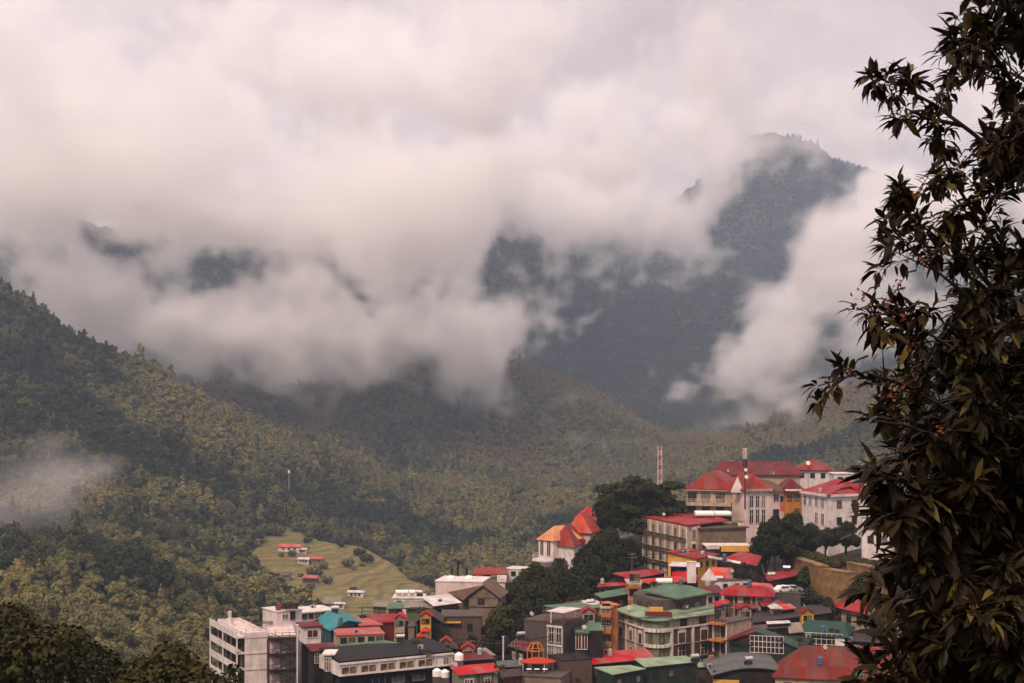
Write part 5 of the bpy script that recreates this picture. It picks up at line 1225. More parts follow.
h = RF('dark_white_eave_house', 'dark house with thin white eaves between the red roofs', [(668, 566), (700, 567), (700, 562.5), (672, 561.5)], 303, [0, 0, .3, .3], MW, PD)  # dark painted walls under a white sheet
h = RF('right_red_roof', 'long weathered red roof in front of the stone retaining wall', [(768, 581), (800, 574.5), (796, 569.5), (762, 573.5)], 298, [0, .2, .8, .7], MR, PD)

# --- hilltop hotel
R = rect((687, 362), (732, 358), 14)
h = House('hilltop_hotel', 'cream hilltop hotel wing with three large dark windows and orange red roof', 'hotel', R, ZT(488.5, 361), None, PC)
zt = h.ztop
h.windows(0, [.12, .42, .74], [zt-2.3], 2.1, 2.4, 'b'); h.windows(0, [.12, .42, .74], [zt-5.3], 1.8, 1.6, 'd'); h.band(0, zt-.5, zt+.1, .9, PC, 'eave'); h.band(0, zt-4.3, zt-3.4, 1.2, PC, 'balcony'); h.rail(0, zt-3.4, .8, 1.1, PWC)
h.hip(MTR, 4.3, 1., .7); h.hip(MCO, .01, 0, .5, z=zt-.3, t=.05) if False else None
R = rect((732, 355.5), (744.6, 354.5), 12)
h = House('hotel_stair_block', 'cream windowless block under a white pointed dormer beside the antenna mast', 'hotel', R, ZT(492, 354), None, PC)
h.part(MB().slab([h.P(at(731, 491, 352.8)), h.P(at(743.5, 491, 352.8)), h.P(at(737.5, 476.5, 353.2))], .4), 'gable', PWC); h.hip(MRD, 3.6, .5, .3)

R = rect((745, 352), (771, 354), 12)
h = House('hotel_window_wing', 'white hotel wing with two rows of three tall narrow windows', 'hotel', R, ZT(489.8, 352), None, PPK)
h.windows(0, [.24, .47, .70], [ZT(502, 351)], .95, 2.8, 'w'); h.windows(0, [.24, .47, .70], [ZT(517, 351)], .95, 3.4, 'w'); h.band(0, h.ztop-.4, h.ztop+.2, .9, PC, 'eave'); h.hip(MTR, 3.8, .8, .45)
R = rect((771.4, 354), (784, 356), 12)
h = House('hotel_coral_wing', 'hotel wing with square windows and a coral panel', 'hotel', R, ZT(491.5, 354), None, PPK)
h.windows(0, [.35], [ZT(497.5, 354.5)], 1.7, 1.7, 'w'); h.windows(0, [.8], [ZT(499, 354.5)], .9, 1.2, 'b'); h.windows(0, [.35], [ZT(514, 354.5)], 1.7, 2.2, 'd'); h.band(0, ZT(511, 355), ZT(502.5, 355), .08, PCO, 'coral_panel', .68, 1); h.hip(MBR, 2.6, .8, .5)
R = rect((784.4, 356), (801, 356), 8)
h = House('orange_hotel_wing', 'orange yellow hotel wing partly behind a small tree', 'hotel', R, ZT(490, 356), None, PO)
h.windows(0, [.3, .75], [ZT(498, 355)], 1.1, 1.5, 'b'); h.windows(0, [.75], [ZT(512, 355)], 1.1, 1.5, 'b'); h.hip(MRD, 2.8, 1., .5); h.band(0, h.ztop-.15, h.ztop+.25, 1.6, PWC, 'eave', 0, 1)
R = rect((716, 384), (800, 382), 12)
h = House('rear_hotel', 'rear hotel block showing only its long dark red tiled roof', 'hotel', R, ZT(474.5, 384), None, PC); h.hip(MRD, 3.3, .8, .8)
R = rect((795, 398), (830, 396), 12)
h = House('far_hip_house', 'white house with a small red hip roof at the far right of the ridge', 'house', R, ZT(469.5, 398), None, PW); h.hip(MTR, 2.7, .8, .3); h.windows(0, [.2, .5, .8], [h.ztop-1.6], 1.1, 1.2, 'd')
R = [((802-512)/F*352, 352), ((829-512)/F*338, 338), ((884-512)/F*346, 346), ((858-512)/F*362, 362)]
h = House('white_villa', 'white two storey villa with red roof half hidden by the near leaves', 'villa', R, ZT(493, 345), None, PWC)
zt = h.ztop
h.windows(0, [.12, .32, .55, .78], [zt-2.1], 1.5, 2.1, 'w'); h.windows(0, [.55, .78], [zt-6.], 1.5, 2.6, 'w'); h.windows(1, [.18, .45, .72], [zt-2.3], 1.3, 1.7, 'd'); h.windows(1, [.18, .45, .72], [zt-6.3], 1.3, 1.7, 'd')
for i in (0, 1): h.band(i, zt-.5, zt+.1, .7, PW, 'eave')
h.hip(MR, 3.0, .7, .5, axis=0)
h = House('far_white_house', 'low white house on the ridge above the white villa', 'house', rect((834, 372), (853, 372), 6), ZT(474, 372), None, PW); h.windows(0, [.3, .7], [h.ztop-1.3], 1, 1, 'd'); h.flat(PW, .3, .2)
h = House('ridge_red_house', 'small coral roofed white house on the ridge behind the leaves', 'house', rect((864, 368), (884, 368), 6), ZT(478, 368), None, PW); h.hip(MCO, 1.6, .5, .5)
h = House('lower_white_house', 'white house below the villa seen between the near leaves', 'house', rect((862, 318), (905, 316), 8), ZT(517, 318), None, PWC); h.flat(PW, .3, .3); h.windows(0, [.2, .5, .8], [h.ztop-2, h.ztop-5], 1.2, 1.5, 'b')

# --- stone retaining wall with hedge, cream house below it
for k, (a_, b2, t_, hh, lab) in enumerate((((789, 318), (819, 299), 557, 4.6, 'left length of tan stone retaining wall below the tree cluster'), ((819.5, 300), (846.5, 292), 569, 4.2, 'middle length of stained stone retaining wall with creepers'), ((847, 303), (900, 282), 563, 6., 'right length of tan stone retaining wall behind the near leaves'))):
    h = House('retaining_wall', lab, 'wall', rect(a_, b2, 2.), ZT(t_, a_[1]), ZT(t_, a_[1])-hh-4, PST, group='stone retaining wall'); h.flat(PST, .12, .3, name='coping')
R = rect((835, 286), (876, 274), 6)
h = House('cream_terrace_house', 'cream house with a maroon roof below the stone retaining wall', 'house', R, ZT(604.5, 288), None, PC)
h.windows(0, [.1, .35, .6, .85], [h.ztop-1.8, h.ztop-4.8], 1.3, 1.6, 'b'); h.hip(MR, 1.6, .9, .6)
h = RF('crimson_roof', 'crimson roof beside the cream terrace house', [(824, 604.5), (853, 603), (846, 596), (820, 597)], 294, [0, 0, .7, .7], MR, PD)
h = RF('right_crimson_roof', 'crimson roof under the right length of stone wall', [(858, 606), (885, 606), (882, 597), (860, 597)], 290, [0, 0, .8, .8], MRD, PD)
h = RF('right_edge_roof', 'rust red roof glimpsed through the near leaves at the lower right', [(856, 656), (905, 660), (900, 648), (858, 646)], 246, [0, 0, 1, 1], MTR, PD)
h = RF('dull_roof_right', 'dull weathered roof between the right green hall and the cream terrace house', [(846, 640), (880, 642), (874, 632), (846, 631)], 262, [0, 0, .4, .4], MGB, PD)  # brown sheet over dark painted walls

# --- masts
t = empty('antenna_mast', Vector(((745-512)/F*349, 349, ZT(497, 349))), 'slim mast with white and black antenna panels above the hilltop hotel', 'antenna mast')
H_ = ZT(449, 349)-t.location.z
MB().cyl((0, 0), .22, -3, H_, 8, .12).build('shaft', BKM, t)
for (z0, z1, rr, mt, nm) in ((H_-2.4, H_+.2, .42, PPK, 'antenna_panel'), (H_-4.3, H_-2.7, .5, BKM, 'lower_antenna')):
    for k in range(3):
        a_ = 2*math.pi*k/3+.5; q = MB().box(-.18, .18, -.1, .1, z0, z1).build(nm, mt if k != 1 or mt is BKM else PMG if False else mt, t, (rr*math.cos(a_), rr*math.sin(a_), 0)); q.rotation_euler = (0, 0, a_+math.pi/2)
MB().cyl((0, 0), .38, -.15, .15, 14).build('dish', PLW, t, (.1, -.45, H_-5.1)).rotation_euler = (math.radians(90), 0, 0)
MB().cyl((0, 0), .45, -.15, .15, 14).build('dish', PLW, t, (.25, -.45, H_-6.8)).rotation_euler = (math.radians(90), 0, 0)
t = empty('lattice_mast', Vector(((659.8-512)/F*398, 398, ZT(505, 398))), 'red and white lattice radio mast rising behind the dark tree', 'radio mast')
H_ = ZT(446, 398)-t.location.z; w = .62
for k, (sx_, sy_) in enumerate(((-1, -1), (1, -1), (1, 1), (-1, 1))): MB().bar((sx_*w, sy_*w, 0), (sx_*w*.8, sy_*w*.8, H_), .09).build('leg', PPK, t)
nseg = 12
for k in range(nseg):
    z0, z1 = H_*k/nseg, H_*(k+1)/nseg; mb = MB(); c = w*(1-.2*k/nseg)
    for i in range(4):
        s0 = ((-1, -1), (1, -1), (1, 1), (-1, 1))[i]; s1 = ((-1, -1), (1, -1), (1, 1), (-1, 1))[(i+1) % 4]
        mb.bar((s0[0]*c, s0[1]*c, z0), (s1[0]*c, s1[1]*c, z1), .06); mb.bar((s0[0]*c, s0[1]*c, z1), (s1[0]*c, s1[1]*c, z1), .06)
    mb.build('lattice', PR if k % 2 else PW, t)
MB().bar((0, 0, H_), (0, 0, H_+2.2), .05).build('aerial', BKM, t)
t = empty('white_mast', Vector(((289-512)/F*1150, 1150, float(ground_z((289-512)/F*1150, 1150)))), 'thin white mast rising from the forest above the rice fields', 'mast')
H_ = ZT(470, 1150)-t.location.z; MB().cyl((0, 0), .22, 0, H_, 6, .15).build('pole', PWC, t); MB().cyl((0, 0), .9, H_-2.5, H_, 8).build('head', PLW, t)
t = empty('satellite_dish', at(808, 463, 396), 'white satellite dish on a pole in front of the far red hip roof', 'satellite dish')
MB().cyl((0, 0), .6, -.1, .1, 16).build('dish', PLW, t).rotation_euler = (math.radians(75), 0, .3); MB().cyl((0, 0), .06, -7, 0, 6).build('pole', BKM, t)
t = empty('white_pole', Vector(((503.3-512)/F*246, 246, ZT(664, 246)-2)), 'bare white pole in front of the dark palm like tree', 'pole'); MB().cyl((0, 0), .13, 0, ZT(636, 246)-t.location.z, 8).build('shaft', PW, t); MB().box(-.3, .3, -.05, .05, ZT(636, 246)-t.location.z-.1, ZT(636, 246)-t.location.z).build('cross_arm', PW, t)

# --- parked cars by the coral roof
def car(px, py, D, rz, label, mat):
    t = empty('parked_car', at(px, py, D), label, 'car', 'cars parked between the red roofs')
    s = [(-2.1, .35), (-2.1, .8), (-1.5, .95), (-.9, 1.42), (.7, 1.45), (1.3, .98), (2.05, .85), (2.1, .35)]
    mb = MB(); y0, y1 = -.85, .85
    Lf = [(x, y0, z) for x, z in s]; Rt = [(x, y1, z) for x, z in s]; mb.face(Lf); mb.face(Rt[::-1])
    for i in range(len(s)): j = (i+1) % len(s); mb.face([Lf[j], Lf[i], Rt[i], Rt[j]])
    mb.build('body', mat, t)
    for (x, y) in ((-1.3, -.8), (1.3, -.8), (-1.3, .8), (1.3, .8)):
        q = MB().cyl((0, 0), .33, -.12, .12, 14).build('wheel', TYR, t, (x, y, .33)); q.rotation_euler = (math.radians(90), 0, 0)
    MB().box(-1., .75, -.87, .87, .98, 1.32).build('window', GL, t)
    MB().slab([(1.27, -.7, 1.02), (1.27, .7, 1.02), (.76, .65, 1.42), (.76, -.65, 1.42)], .02).build('windscreen', GL, t)
    t.rotation_euler = (0, 0, rz)
lot = House('parking_deck', 'small concrete parking deck right of the coral roof', 'deck', rect((773, 286), (800, 286), 8), ZT(593, 286), None, PG); lot.flat(PG, .1, .1)
car(783, 592.4, 288.5, .5, 'white parked car nearest the coral roof', PLW); car(792, 592.2, 289.5, .2, 'second parked car, grey, right of the white one', ST)

# --- farm houses in the rice fields
def farm(px, py, D, w, d, hh, roof, wall, label, rise=1.5):
    x = (px-512)/F*D; z = float(ground_z(x, D)); R = [(x-w/2, D-d/2), (x+w/2, D-d/2-1), (x+w/2, D+d/2-1), (x-w/2, D+d/2)]
    h = House('farm_house', label, 'house', R, z+hh, z-1.5, wall); h.hip(roof, rise, .7, .8); h.windows(0, [.25, .5, .75], [z+hh-1.3], 1.2, 1.3, 'd'); return h
def dist_for(px, py):
    Ds = np.linspace(640, 1030, 400); z = ground_z((px-512)/F*Ds, Ds); p = HOR-z/Ds*F; k = np.where(p <= py)[0]; return float(Ds[k[0]]) if len(k) else 900.
farm(290, 549, dist_for(290, 551), 15, 8, 3., MCO, PW, 'long red roofed farm house at the top of the rice fields')
farm(303, 551, dist_for(303, 553), 5, 4, 2.6, MW, PW, 'small white farm shed right of the long red farm roof', .8)
farm(316, 560, dist_for(316, 563), 10, 7, 2.8, MPK, PT, 'faded pink roofed farm house lower in the rice fields')
farm(304, 560, dist_for(304, 563), 7, 6, 2.6, MW, PW, 'pale grey roofed farm shed left of the pink farm roof', .8)
farm(356, 594, dist_for(356, 596), 9, 6, 2.6, MW, PW, 'white roofed farm shed at the lower edge of the rice fields', .8)
farm(283, 577, dist_for(283, 579), 9, 6, 2.6, MBR, PT, 'brown roofed farm house among the trees left of the fields')
farm(311, 580, dist_for(311, 582), 9, 6, 2.6, MPK, PB, 'dusty pink farm roof behind the round field trees')
farm(340, 606, dist_for(340, 608), 5, 4, 2.6, MW, PW, 'tiny white shed beside the tan thatch', .6)
farm(333, 602, dist_for(333, 606), 10, 8, 2., MBE, PBE, 'tan thatched barn just beyond the teal roof', 3.)
# ------------------------------------------------------------------ trees in and around the town
def town_tree(px, D, w_px, top, label, name='town_tree', dens=1., kind='round', tint=.35, group='dark trees between the houses', leaf=.42, base=None, mat=None, seed=None):
    x = (px-512)/F*D; zg = float(ground_z(x, D)) if base is None else ZT(base, D); zt = ZT(top, D); Ht = max(zt-zg, 2.); Rr = w_px/F*D/2
    seed = seed or int(px*7+D); r = random.Random(seed)
    t = empty(name, Vector((x, D, zg)), label, 'tree', group)
    ch = min(Ht*.8, max(Rr*1.7, Ht*.5)) if kind != 'cypress' else Ht*.95
    if kind == 'cypress': lb = [(0, 0, Ht*(.12+.17*k), Rr*(.95-.13*k), Ht*.13) for k in range(6)]
    elif kind == 'layered':
        lb = []
        for k in range(64):
            a = r.uniform(0, 6.28); q = Rr*math.sqrt(r.random())*.82; hgt = Ht-ch*.08-(q/Rr)**2*ch*.30-r.random()*ch*.62
            lb.append((q*math.cos(a), q*math.sin(a), hgt, Rr*r.uniform(.2, .34), Rr*r.uniform(.09, .15)))
    else:
        lb = [(cx, cy_, cz, rx, rz) for cx, cy_, cz, rx, rz in round_lobes(seed, Rr, ch, 8, Ht-ch)]
    area = sum(l_[3]**2+l_[3]*l_[4] for l_ in lb); n = int(min(max(area*6*dens/leaf**2*.42, 250), 9000 if leaf > .2 else 14000))
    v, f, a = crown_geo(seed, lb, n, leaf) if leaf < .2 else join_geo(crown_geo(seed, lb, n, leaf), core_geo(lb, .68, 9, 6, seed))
    o = bpy.data.objects.new('crown', leaf_mesh('crown', (v, f, a), mat or M_TOWNLEAF)); link(o, t); o.color = (tint, 0, 0, 1)
    tw = max(.12, Rr*.07); top_ = Ht-ch*.45
    gs = [tube_geo([(0, 0, -1), (r.uniform(-.2, .2), .1, top_*.5), (0, 0, top_)], [tw*1.3, tw, tw*.5], 8)]
    if kind != 'cypress':
        for k in range(6):
            a_ = 6.28*k/6+r.random(); gs.append(tube_geo([(0, 0, top_*.55), (Rr*.3*math.cos(a_), Rr*.3*math.sin(a_), top_*.85), (Rr*.62*math.cos(a_), Rr*.62*math.sin(a_), top_*1.0)], [tw*.6, tw*.4, tw*.15], 5))
    v, f, _ = join_geo(*gs); o = bpy.data.objects.new('trunk', mesh_np('trunk', v, f, M_BARK, True)); link(o, t)
    return t
TT = [
 (645, 364, 98, 473, 'huge dark spreading tree with layered crown left of the cream hotel', 'layered', .35, .5),
 (612, 358, 44, 500, 'dark broad tree under the left side of the huge spreading tree', 'round', .15, .45),
 (607, 344, 52, 528, 'dark green tree below the orange villa roofs', 'round', .3, .4),
 (628, 336, 40, 540, 'very dark tree against the left end of the cream hotel', 'round', .15, .4),
 (585, 330, 40, 548, 'dark tree at the foot of the white villa', 'round', .25, .4),
 (598, 318, 40, 560, 'dark tree right below the villa garden trees', 'round', .2, .4),
 (560, 322, 42, 559, 'bushy dark green tree in front of the villa', 'round', .45, .38),
 (536, 322, 40, 563, 'bushy tree beside the low white house under the villa', 'round', .5, .38),
 (518, 312, 40, 577, 'broad dark tree right of the white tower house', 'round', .4, .38),
 (545, 304, 48, 579, 'large dark green tree in the middle of the tree mass', 'round', .35, .38),
 (572, 300, 44, 576, 'dark tree left of the thin bright red roof', 'round', .25, .38),
 (522, 290, 42, 596, 'dark tree under the white tower house', 'round', .3, .38),
 (552, 284, 40, 594, 'dark tree above the white awning roof', 'round', .2, .38),
 (500, 278, 44, 604, 'feathery yellowish tree like a palm above the white pole', 'round', .75, .4),
 (525, 270, 40, 614, 'dark tree left of the narrow white fronted building', 'round', .2, .38),
 (488, 264, 34, 632, 'dark tree below the feathery tree', 'round', .25, .36),
 (515, 258, 32, 636, 'very dark bush behind the dull red roof', 'round', .15, .36),
 (774, 330, 36, 517, 'dark rounded tree in front of the hotel window wing', 'round', .2, .36),
 (792, 326, 40, 513, 'dark tree before the orange hotel wing', 'round', .3, .36),
 (812, 328, 40, 524, 'dark bushy tree in front of the white villa', 'round', .25, .36),
 (766, 314, 34, 532, 'dark low tree beside the stepped red roof', 'round', .15, .36),
 (786, 316, 36, 534, 'dark tree right above the red roof by the stone wall', 'round', .2, .36),
 (745, 298, 22, 563, 'small dark tree behind the curved white wall', 'round', .15, .32),
 (757, 300, 18, 565, 'small dark bush tree at the end of the crimson roof', 'round', .15, .32),
 (762, 340, 12, 522, 'little bright green shrub at the foot of the hotel windows', 'round', .95, .32),
 (452, 328, 7, 571, 'left short cypress behind the long pinkish block', 'cypress', .15, .3),
 (458, 330, 8, 567, 'tallest cypress behind the long pinkish block', 'cypress', .1, .3),
 (467, 330, 9, 572, 'right cypress behind the long pinkish block', 'cypress', .15, .3),
 (486, 338, 20, 573, 'leafy plants under the dark red canopy roof', 'round', .6, .3),
 (809, 292, 34, 588, 'bush with dry leaves right of the parked cars', 'round', .4, .32),
 (828, 284, 26, 598, 'olive bush above the long weathered flat roof', 'round', .4, .32),
 (720, 276, 12, 608, 'small dark bush on the roof edge above the arched facade', 'round', .2, .3),
 (535, 252, 18, 645, 'light green bush left of the narrow white fronted building', 'round', .8, .3),
 (575, 240, 16, 657, 'pale bush beside the long bright red roof', 'round', .7, .3),
 (860, 296, 40, 588, 'dark tree in front of the right stone wall', 'round', .2, .34),
 (880, 268, 40, 612, 'dark tree behind the right edge roofs', 'round', .2, .34),
 (846, 330, 36, 522, 'dark tree standing before the right wall of the white villa', 'round', .3, .34),
 (826, 332, 26, 528, 'low bushy tree under the corner of the white villa', 'round', .45, .34),
 (838, 300, 30, 572, 'creeper covered tree standing against the middle stone wall', 'round', .35, .34),
 (806, 306, 24, 566, 'low olive tree in front of the left stone wall', 'round', .5, .32),
 (862, 292, 34, 580, 'dark tree covering the join of the stone walls', 'round', .3, .34),
 (905, 280, 60, 585, 'dark tree hidden behind the near leaves', 'round', .2, .4),
 (935, 300, 70, 540, 'tall dark tree right of the white villa', 'round', .2, .45),
 (900, 350, 60, 500, 'dark tree behind the white villa', 'round', .2, .45),
 (985, 320, 90, 520, 'broad dark tree at the right behind the near leaves', 'round', .2, .5),
 (950, 260, 70, 610, 'dark tree at the lower right behind the near leaves', 'round', .2, .45),
 (470, 268, 26, 636, 'dark bush at the foot of the bare concrete building', 'round', .2, .36),
 (248, 300, 30, 640, 'green tree just behind the white hotel block', 'round', .7, .4),
]
for (px, D, w, top, lab, kd, ti, lf) in TT:
    nm = {'cypress': 'cypress_tree'}.get(kd, 'town_tree')
    town_tree(px, D, w, top, lab, nm, kind=kd, tint=ti, leaf=lf*.8)
# hedge and creepers along the top of the stone wall
for k, (p0, D0, y0, p1, D1, y1, lab) in enumerate(((793, 322, 549, 838, 306, 561, 'olive brown hedge along the top of the left stone wall'), (846, 306, 557, 900, 292, 566, 'clipped hedge on top of the right stone wall'))):
    a_, b2 = at(p0, y0, D0), at(p1, y1, D1); lb = []
    for i in range(16):
        t_ = i/15; p = a_.lerp(b2, t_)-a_; lb.append((p.x, p.y+random.Random(i).uniform(-.5, .5), p.z-.9, 1.3, 1.3))
    v, f, a = join_geo(crown_geo(800+k, lb, 2600, .22), core_geo(lb, .85, 8, 5, k)); o = bpy.data.objects.new('hedge', leaf_mesh('hedge', (v, f, a), M_TOWNLEAF)); link(o); o.location = a_; o.color = (.85, 0, 0, 1)
    tag(o, lab, 'hedge', 'hedges on the stone wall')

# nearer leafy trees at the lower left corner
M_OLIVE = leaf_mat('olive_leaves', (.006, .007, .003), (.062, .055, .014), (.07, .045, .012))
for (px, D, w, top, base, lab, ti) in ((18, 62, 150, 606, 760, 'near olive brown leafy tree at the lower left corner', .45), (88, 66, 120, 640, 790, 'near dark leafy tree low at the left edge beside the corner tree', .3), (172, 64, 110, 643, 800, 'near yellowish leafy treetop left of the white hotel block', .6), (228, 70, 60, 668, 800, 'near low leafy treetop touching the bottom edge below the hotel balconies', .45)):
    town_tree(px, D, w, top, lab, 'near_tree', kind='round', tint=ti*.7, leaf=.13, base=base, group='near trees along the lower left edge', mat=M_OLIVE, dens=.75)

# ------------------------------------------------------------------ the tree close to the camera on the right
def near_leaf_mat(name, c0, c1, c2):
    m, nt, b = new_mat(name); lf = nn(nt, 'ShaderNodeAttribute', attribute_name='leaf')
    r = nn(nt, 'ShaderNodeValToRGB'); nt.links.new(lf.outputs['Fac'], r.inputs[0]); e = r.color_ramp.elements
    e[0].position = 0.; e[0].color = (*c0, 1); e[1].position = 1.; e[1].color = (*c2, 1); k = e.new(.72); k.color = (*c1, 1)
    nt.links.new(r.outputs[0], b.inputs['Base Color']); b.inputs['Roughness'].default_value = .5; b.inputs['Specular IOR Level'].default_value = .12
    tr = nn(nt, 'ShaderNodeBsdfTranslucent'); nt.links.new(r.outputs[0], tr.inputs[0]); ms = nn(nt, 'ShaderNodeMixShader'); ms.inputs[0].default_value = .18
    o = nt.nodes['Material Output']; nt.links.new(b.outputs[0], ms.inputs[1]); nt.links.new(tr.outputs[0], ms.inputs[2]); nt.links.new(ms.outputs[0], o.inputs['Surface'])
    return m
M_NEAR = near_leaf_mat('near_leaves', (.011, .006, .004), (.028, .021, .008), (.12, .09, .022))
M_BRACT = near_leaf_mat('bract_red', (.06, .018, .010), (.16, .045, .02), (.26, .09, .03))
R5 = random.Random(55)
LV, LF_, LA = [], [], []; BV, BF, BA = [], [], []
def leaf(V, Fc, A, p, d, n, L_, wd, val, droop=.25):
    """long pointed leaf: midrib folded and curved, 8 corners"""
    d = d.normalized(); s = d.cross(n).normalized(); n = s.cross(d); o = len(V)
    q0 = p; q1 = p+d*L_*.33+n*L_*.03; q2 = p+d*L_*.68-n*L_*droop*.35; q3 = p+d*L_*.97-n*L_*droop
    V += [q0, q1-s*wd*.45+n*wd*.15, q1, q1+s*wd*.45+n*wd*.15, q2-s*wd*.36+n*wd*.1, q2, q2+s*wd*.36+n*wd*.1, q3]
    for f in ((0, 1, 2), (0, 2, 3), (1, 4, 5), (1, 5, 2), (2, 5, 6), (2, 6, 3), (4, 7, 5), (5, 7, 6)): Fc.append(tuple(o+i for i in f))
    A += [val]*8
def rdir(): 
    while True:
        v = Vector((R5.uniform(-1, 1), R5.uniform(-1, 1), R5.uniform(-1, 1)))
        if .1 < v.length < 1: return v.normalized()
def whorl(p, d, size, n, bright=.0):
    """tuft of leaves round a shoot tip"""
    for k in range(n):
        dd = (d*R5.uniform(.25, 1.0)+rdir()*.95+Vector((0, 0, R5.uniform(-.35, .15)))).normalized()
        nn_ = (Vector((0, 0, 1))+rdir()*.5).normalized()
        if abs(dd.dot(nn_)) > .95: nn_ = rdir()
        L_ = size*R5.uniform(.5, 1.4)*(.88 if (HOR-p.z/p.y*F) < 300 else 1.); val = min(1, max(0, R5.gauss(.42, .26)+bright+(.35 if R5.random() < .07 else 0)))
        leaf(LV, LF_, LA, p+dd*.01, dd, nn_, L_, L_*R5.uniform(.24, .42), val, R5.uniform(.05, .4))
twigs = []
def grow(p, d, L_, r0, depth, size, dense):
    """a shoot with side shoots and tufts"""
    pts = [p]; n = 4
    for k in range(n):
        d = (d+rdir()*.22+Vector((0, 0, .03))).normalized(); p = p+d*(L_/n); pts.append(p)
        if depth > 0 and R5.random() < dense:
            side = (d*.55+rdir()).normalized(); grow(p, side, L_*R5.uniform(.35, .65), r0*.55, depth-1, size, dense)
        if depth == 0 or k >= 2: whorl(p, d, size, 4 if depth else 5)
    whorl(p, d, size, 7); twigs.append(tube_geo(pts, [r0*(1-.75*k/n) for k in range(n+1)], 5))
trunk_pts = [(1075, 900, 8.3), (1056, 740, 8.2), (1034, 600, 8.0), (1022, 460, 7.9), (1034, 320, 7.85), (1048, 170, 7.8), (1050, 20, 7.8), (1040, -110, 7.8)]
limbs = [
 ([(1015, 175, 7.7), (975, 135, 7.5), (935, 105, 7.3), (900, 86, 7.2), (882, 80, 7.2)], .11, 1),
 ([(960, 125, 7.5), (925, 118, 7.2), (905, 108, 7.1)], .10, .8),
 ([(1018, 90, 7.7), (990, 50, 7.4), (968, 45, 7.3), (945, 55, 7.3)], .11, 1),
 ([(1020, 30, 7.6), (1000, 0, 7.4), (985, -30, 7.3)], .11, 1),
 ([(1008, 260, 7.8), (975, 215, 7.4), (950, 175, 7.2), (942, 155, 7.1)], .10, .9),
 ([(1004, 300, 7.8), (968, 262, 7.4), (930, 232, 7.2), (905, 212, 7.1)], .11, 1),
 ([(1003, 330, 7.8), (960, 290, 7.3), (925, 262, 7.1), (895, 236, 7.0)], .11, 1),
 ([(1001, 400, 7.8), (955, 350, 7.2), (915, 325, 7.0), (880, 305, 6.9), (856, 310, 6.8)], .10, 1),
 ([(1000, 450, 7.8), (950, 410, 7.2), (905, 385, 7.0), (865, 372, 6.8), (818, 386, 6.7)], .08, .7),
 ([(1000, 470, 7.8), (945, 440, 7.1), (905, 425, 6.9), (872, 420, 6.8)], .12, 1),
 ([(1003, 500, 7.9), (950, 490, 7.1), (905, 482, 6.9), (880, 474, 6.8)], .14, 1.1),
 ([(1006, 530, 7.9), (950, 530, 7.2), (905, 520, 7.0), (884, 512, 6.8)], .14, 1.1),
 ([(1020, 600, 8), (960, 575, 7.2), (915, 560, 7.0), (885, 572, 6.9), (866, 592, 6.9)], .13, .9),
 ([(1028, 640, 8), (965, 620, 7.3), (920, 618, 7.1), (880, 630, 7.0)], .13, 1.1),
 ([(1040, 700, 8.1), (980, 670, 7.4), (930, 662, 7.2), (885, 672, 7.0)], .13, 1.2),
 ([(1050, 740, 8.2), (1000, 720, 7.6), (950, 705, 7.3), (910, 700, 7.1)], .13, 1.2),
]
for k in range(66):   # inner limbs filling the crown, on every side of the trunk
    y = R5.uniform(-60, 330); y = y if k < 21 else R5.uniform(330, 720)
    t_ = (y+110)/1010
    ax_ = 1018+12*abs(y-350)/350; e = Vector((R5.uniform(-62 if y < 320 else -105, 90), R5.uniform(-60, 40), R5.uniform(-1.1, 1.2)))
    limbs.append(([(ax_, y, 7.8), (ax_+e.x*.5, y+e.y*.6, 7.7+e.z*.5), (ax_+e.x, y+e.y, 7.6+e.z)], .11, 1.))
for pts, size, dense in limbs:
    P3 = [at(*p) for p in pts]
    twigs.append(tube_geo(P3, [.015*(1-.8*k/(len(P3)-1)) for k in range(len(P3))], 6))
    for a_, b2 in zip(P3[:-1], P3[1:]):
        Ls = (b2-a_).length; n = max(1, int(Ls/.075*dense)); d = (b2-a_).normalized()
        for k in range(n):
            p = a_.lerp(b2, R5.random()); low_ = (HOR-p.z/p.y*F) > 360
            inner = 512+F*p.x/p.y > 925
            if R5.random() < (.85 if inner and low_ else .55):
                grow(p, (d*.6+rdir()*.8).normalized(), R5.uniform(.10, .26)*(1.25 if inner else .75), .006, 1 if R5.random() < (.6 if inner else .3) else 0, size*R5.uniform(.8, 1.2), .5)
    whorl(P3[-1], (P3[-1]-P3[-2]).normalized(), size, 9)
for k in range(26):   # broad drooping leaves on the outermost shoots
    px, py = R5.choice([(872, 468), (880, 462), (862, 496), (868, 520), (858, 540), (892, 486), (900, 455), (845, 505), (870, 575), (885, 610), (878, 640)])
    c = at(px+R5.uniform(-8, 8), py+R5.uniform(-8, 8), R5.uniform(6.5, 6.9)); dd = Vector((R5.uniform(-1, .3), R5.uniform(-.5, .3), R5.uniform(-1., .25))).normalized()
    L_ = R5.uniform(.08, .15); leaf(LV, LF_, LA, c, dd, (Vector((0, -.4, 1))+rdir()*.4).normalized(), L_, L_*R5.uniform(.26, .36), R5.uniform(.2, .85), R5.uniform(.1, .35))
    twigs.append(tube_geo([c, c+Vector((.05, .06, .03)), c+Vector((.14, .16, .04))], [.002, .003, .004], 4))
CL = []
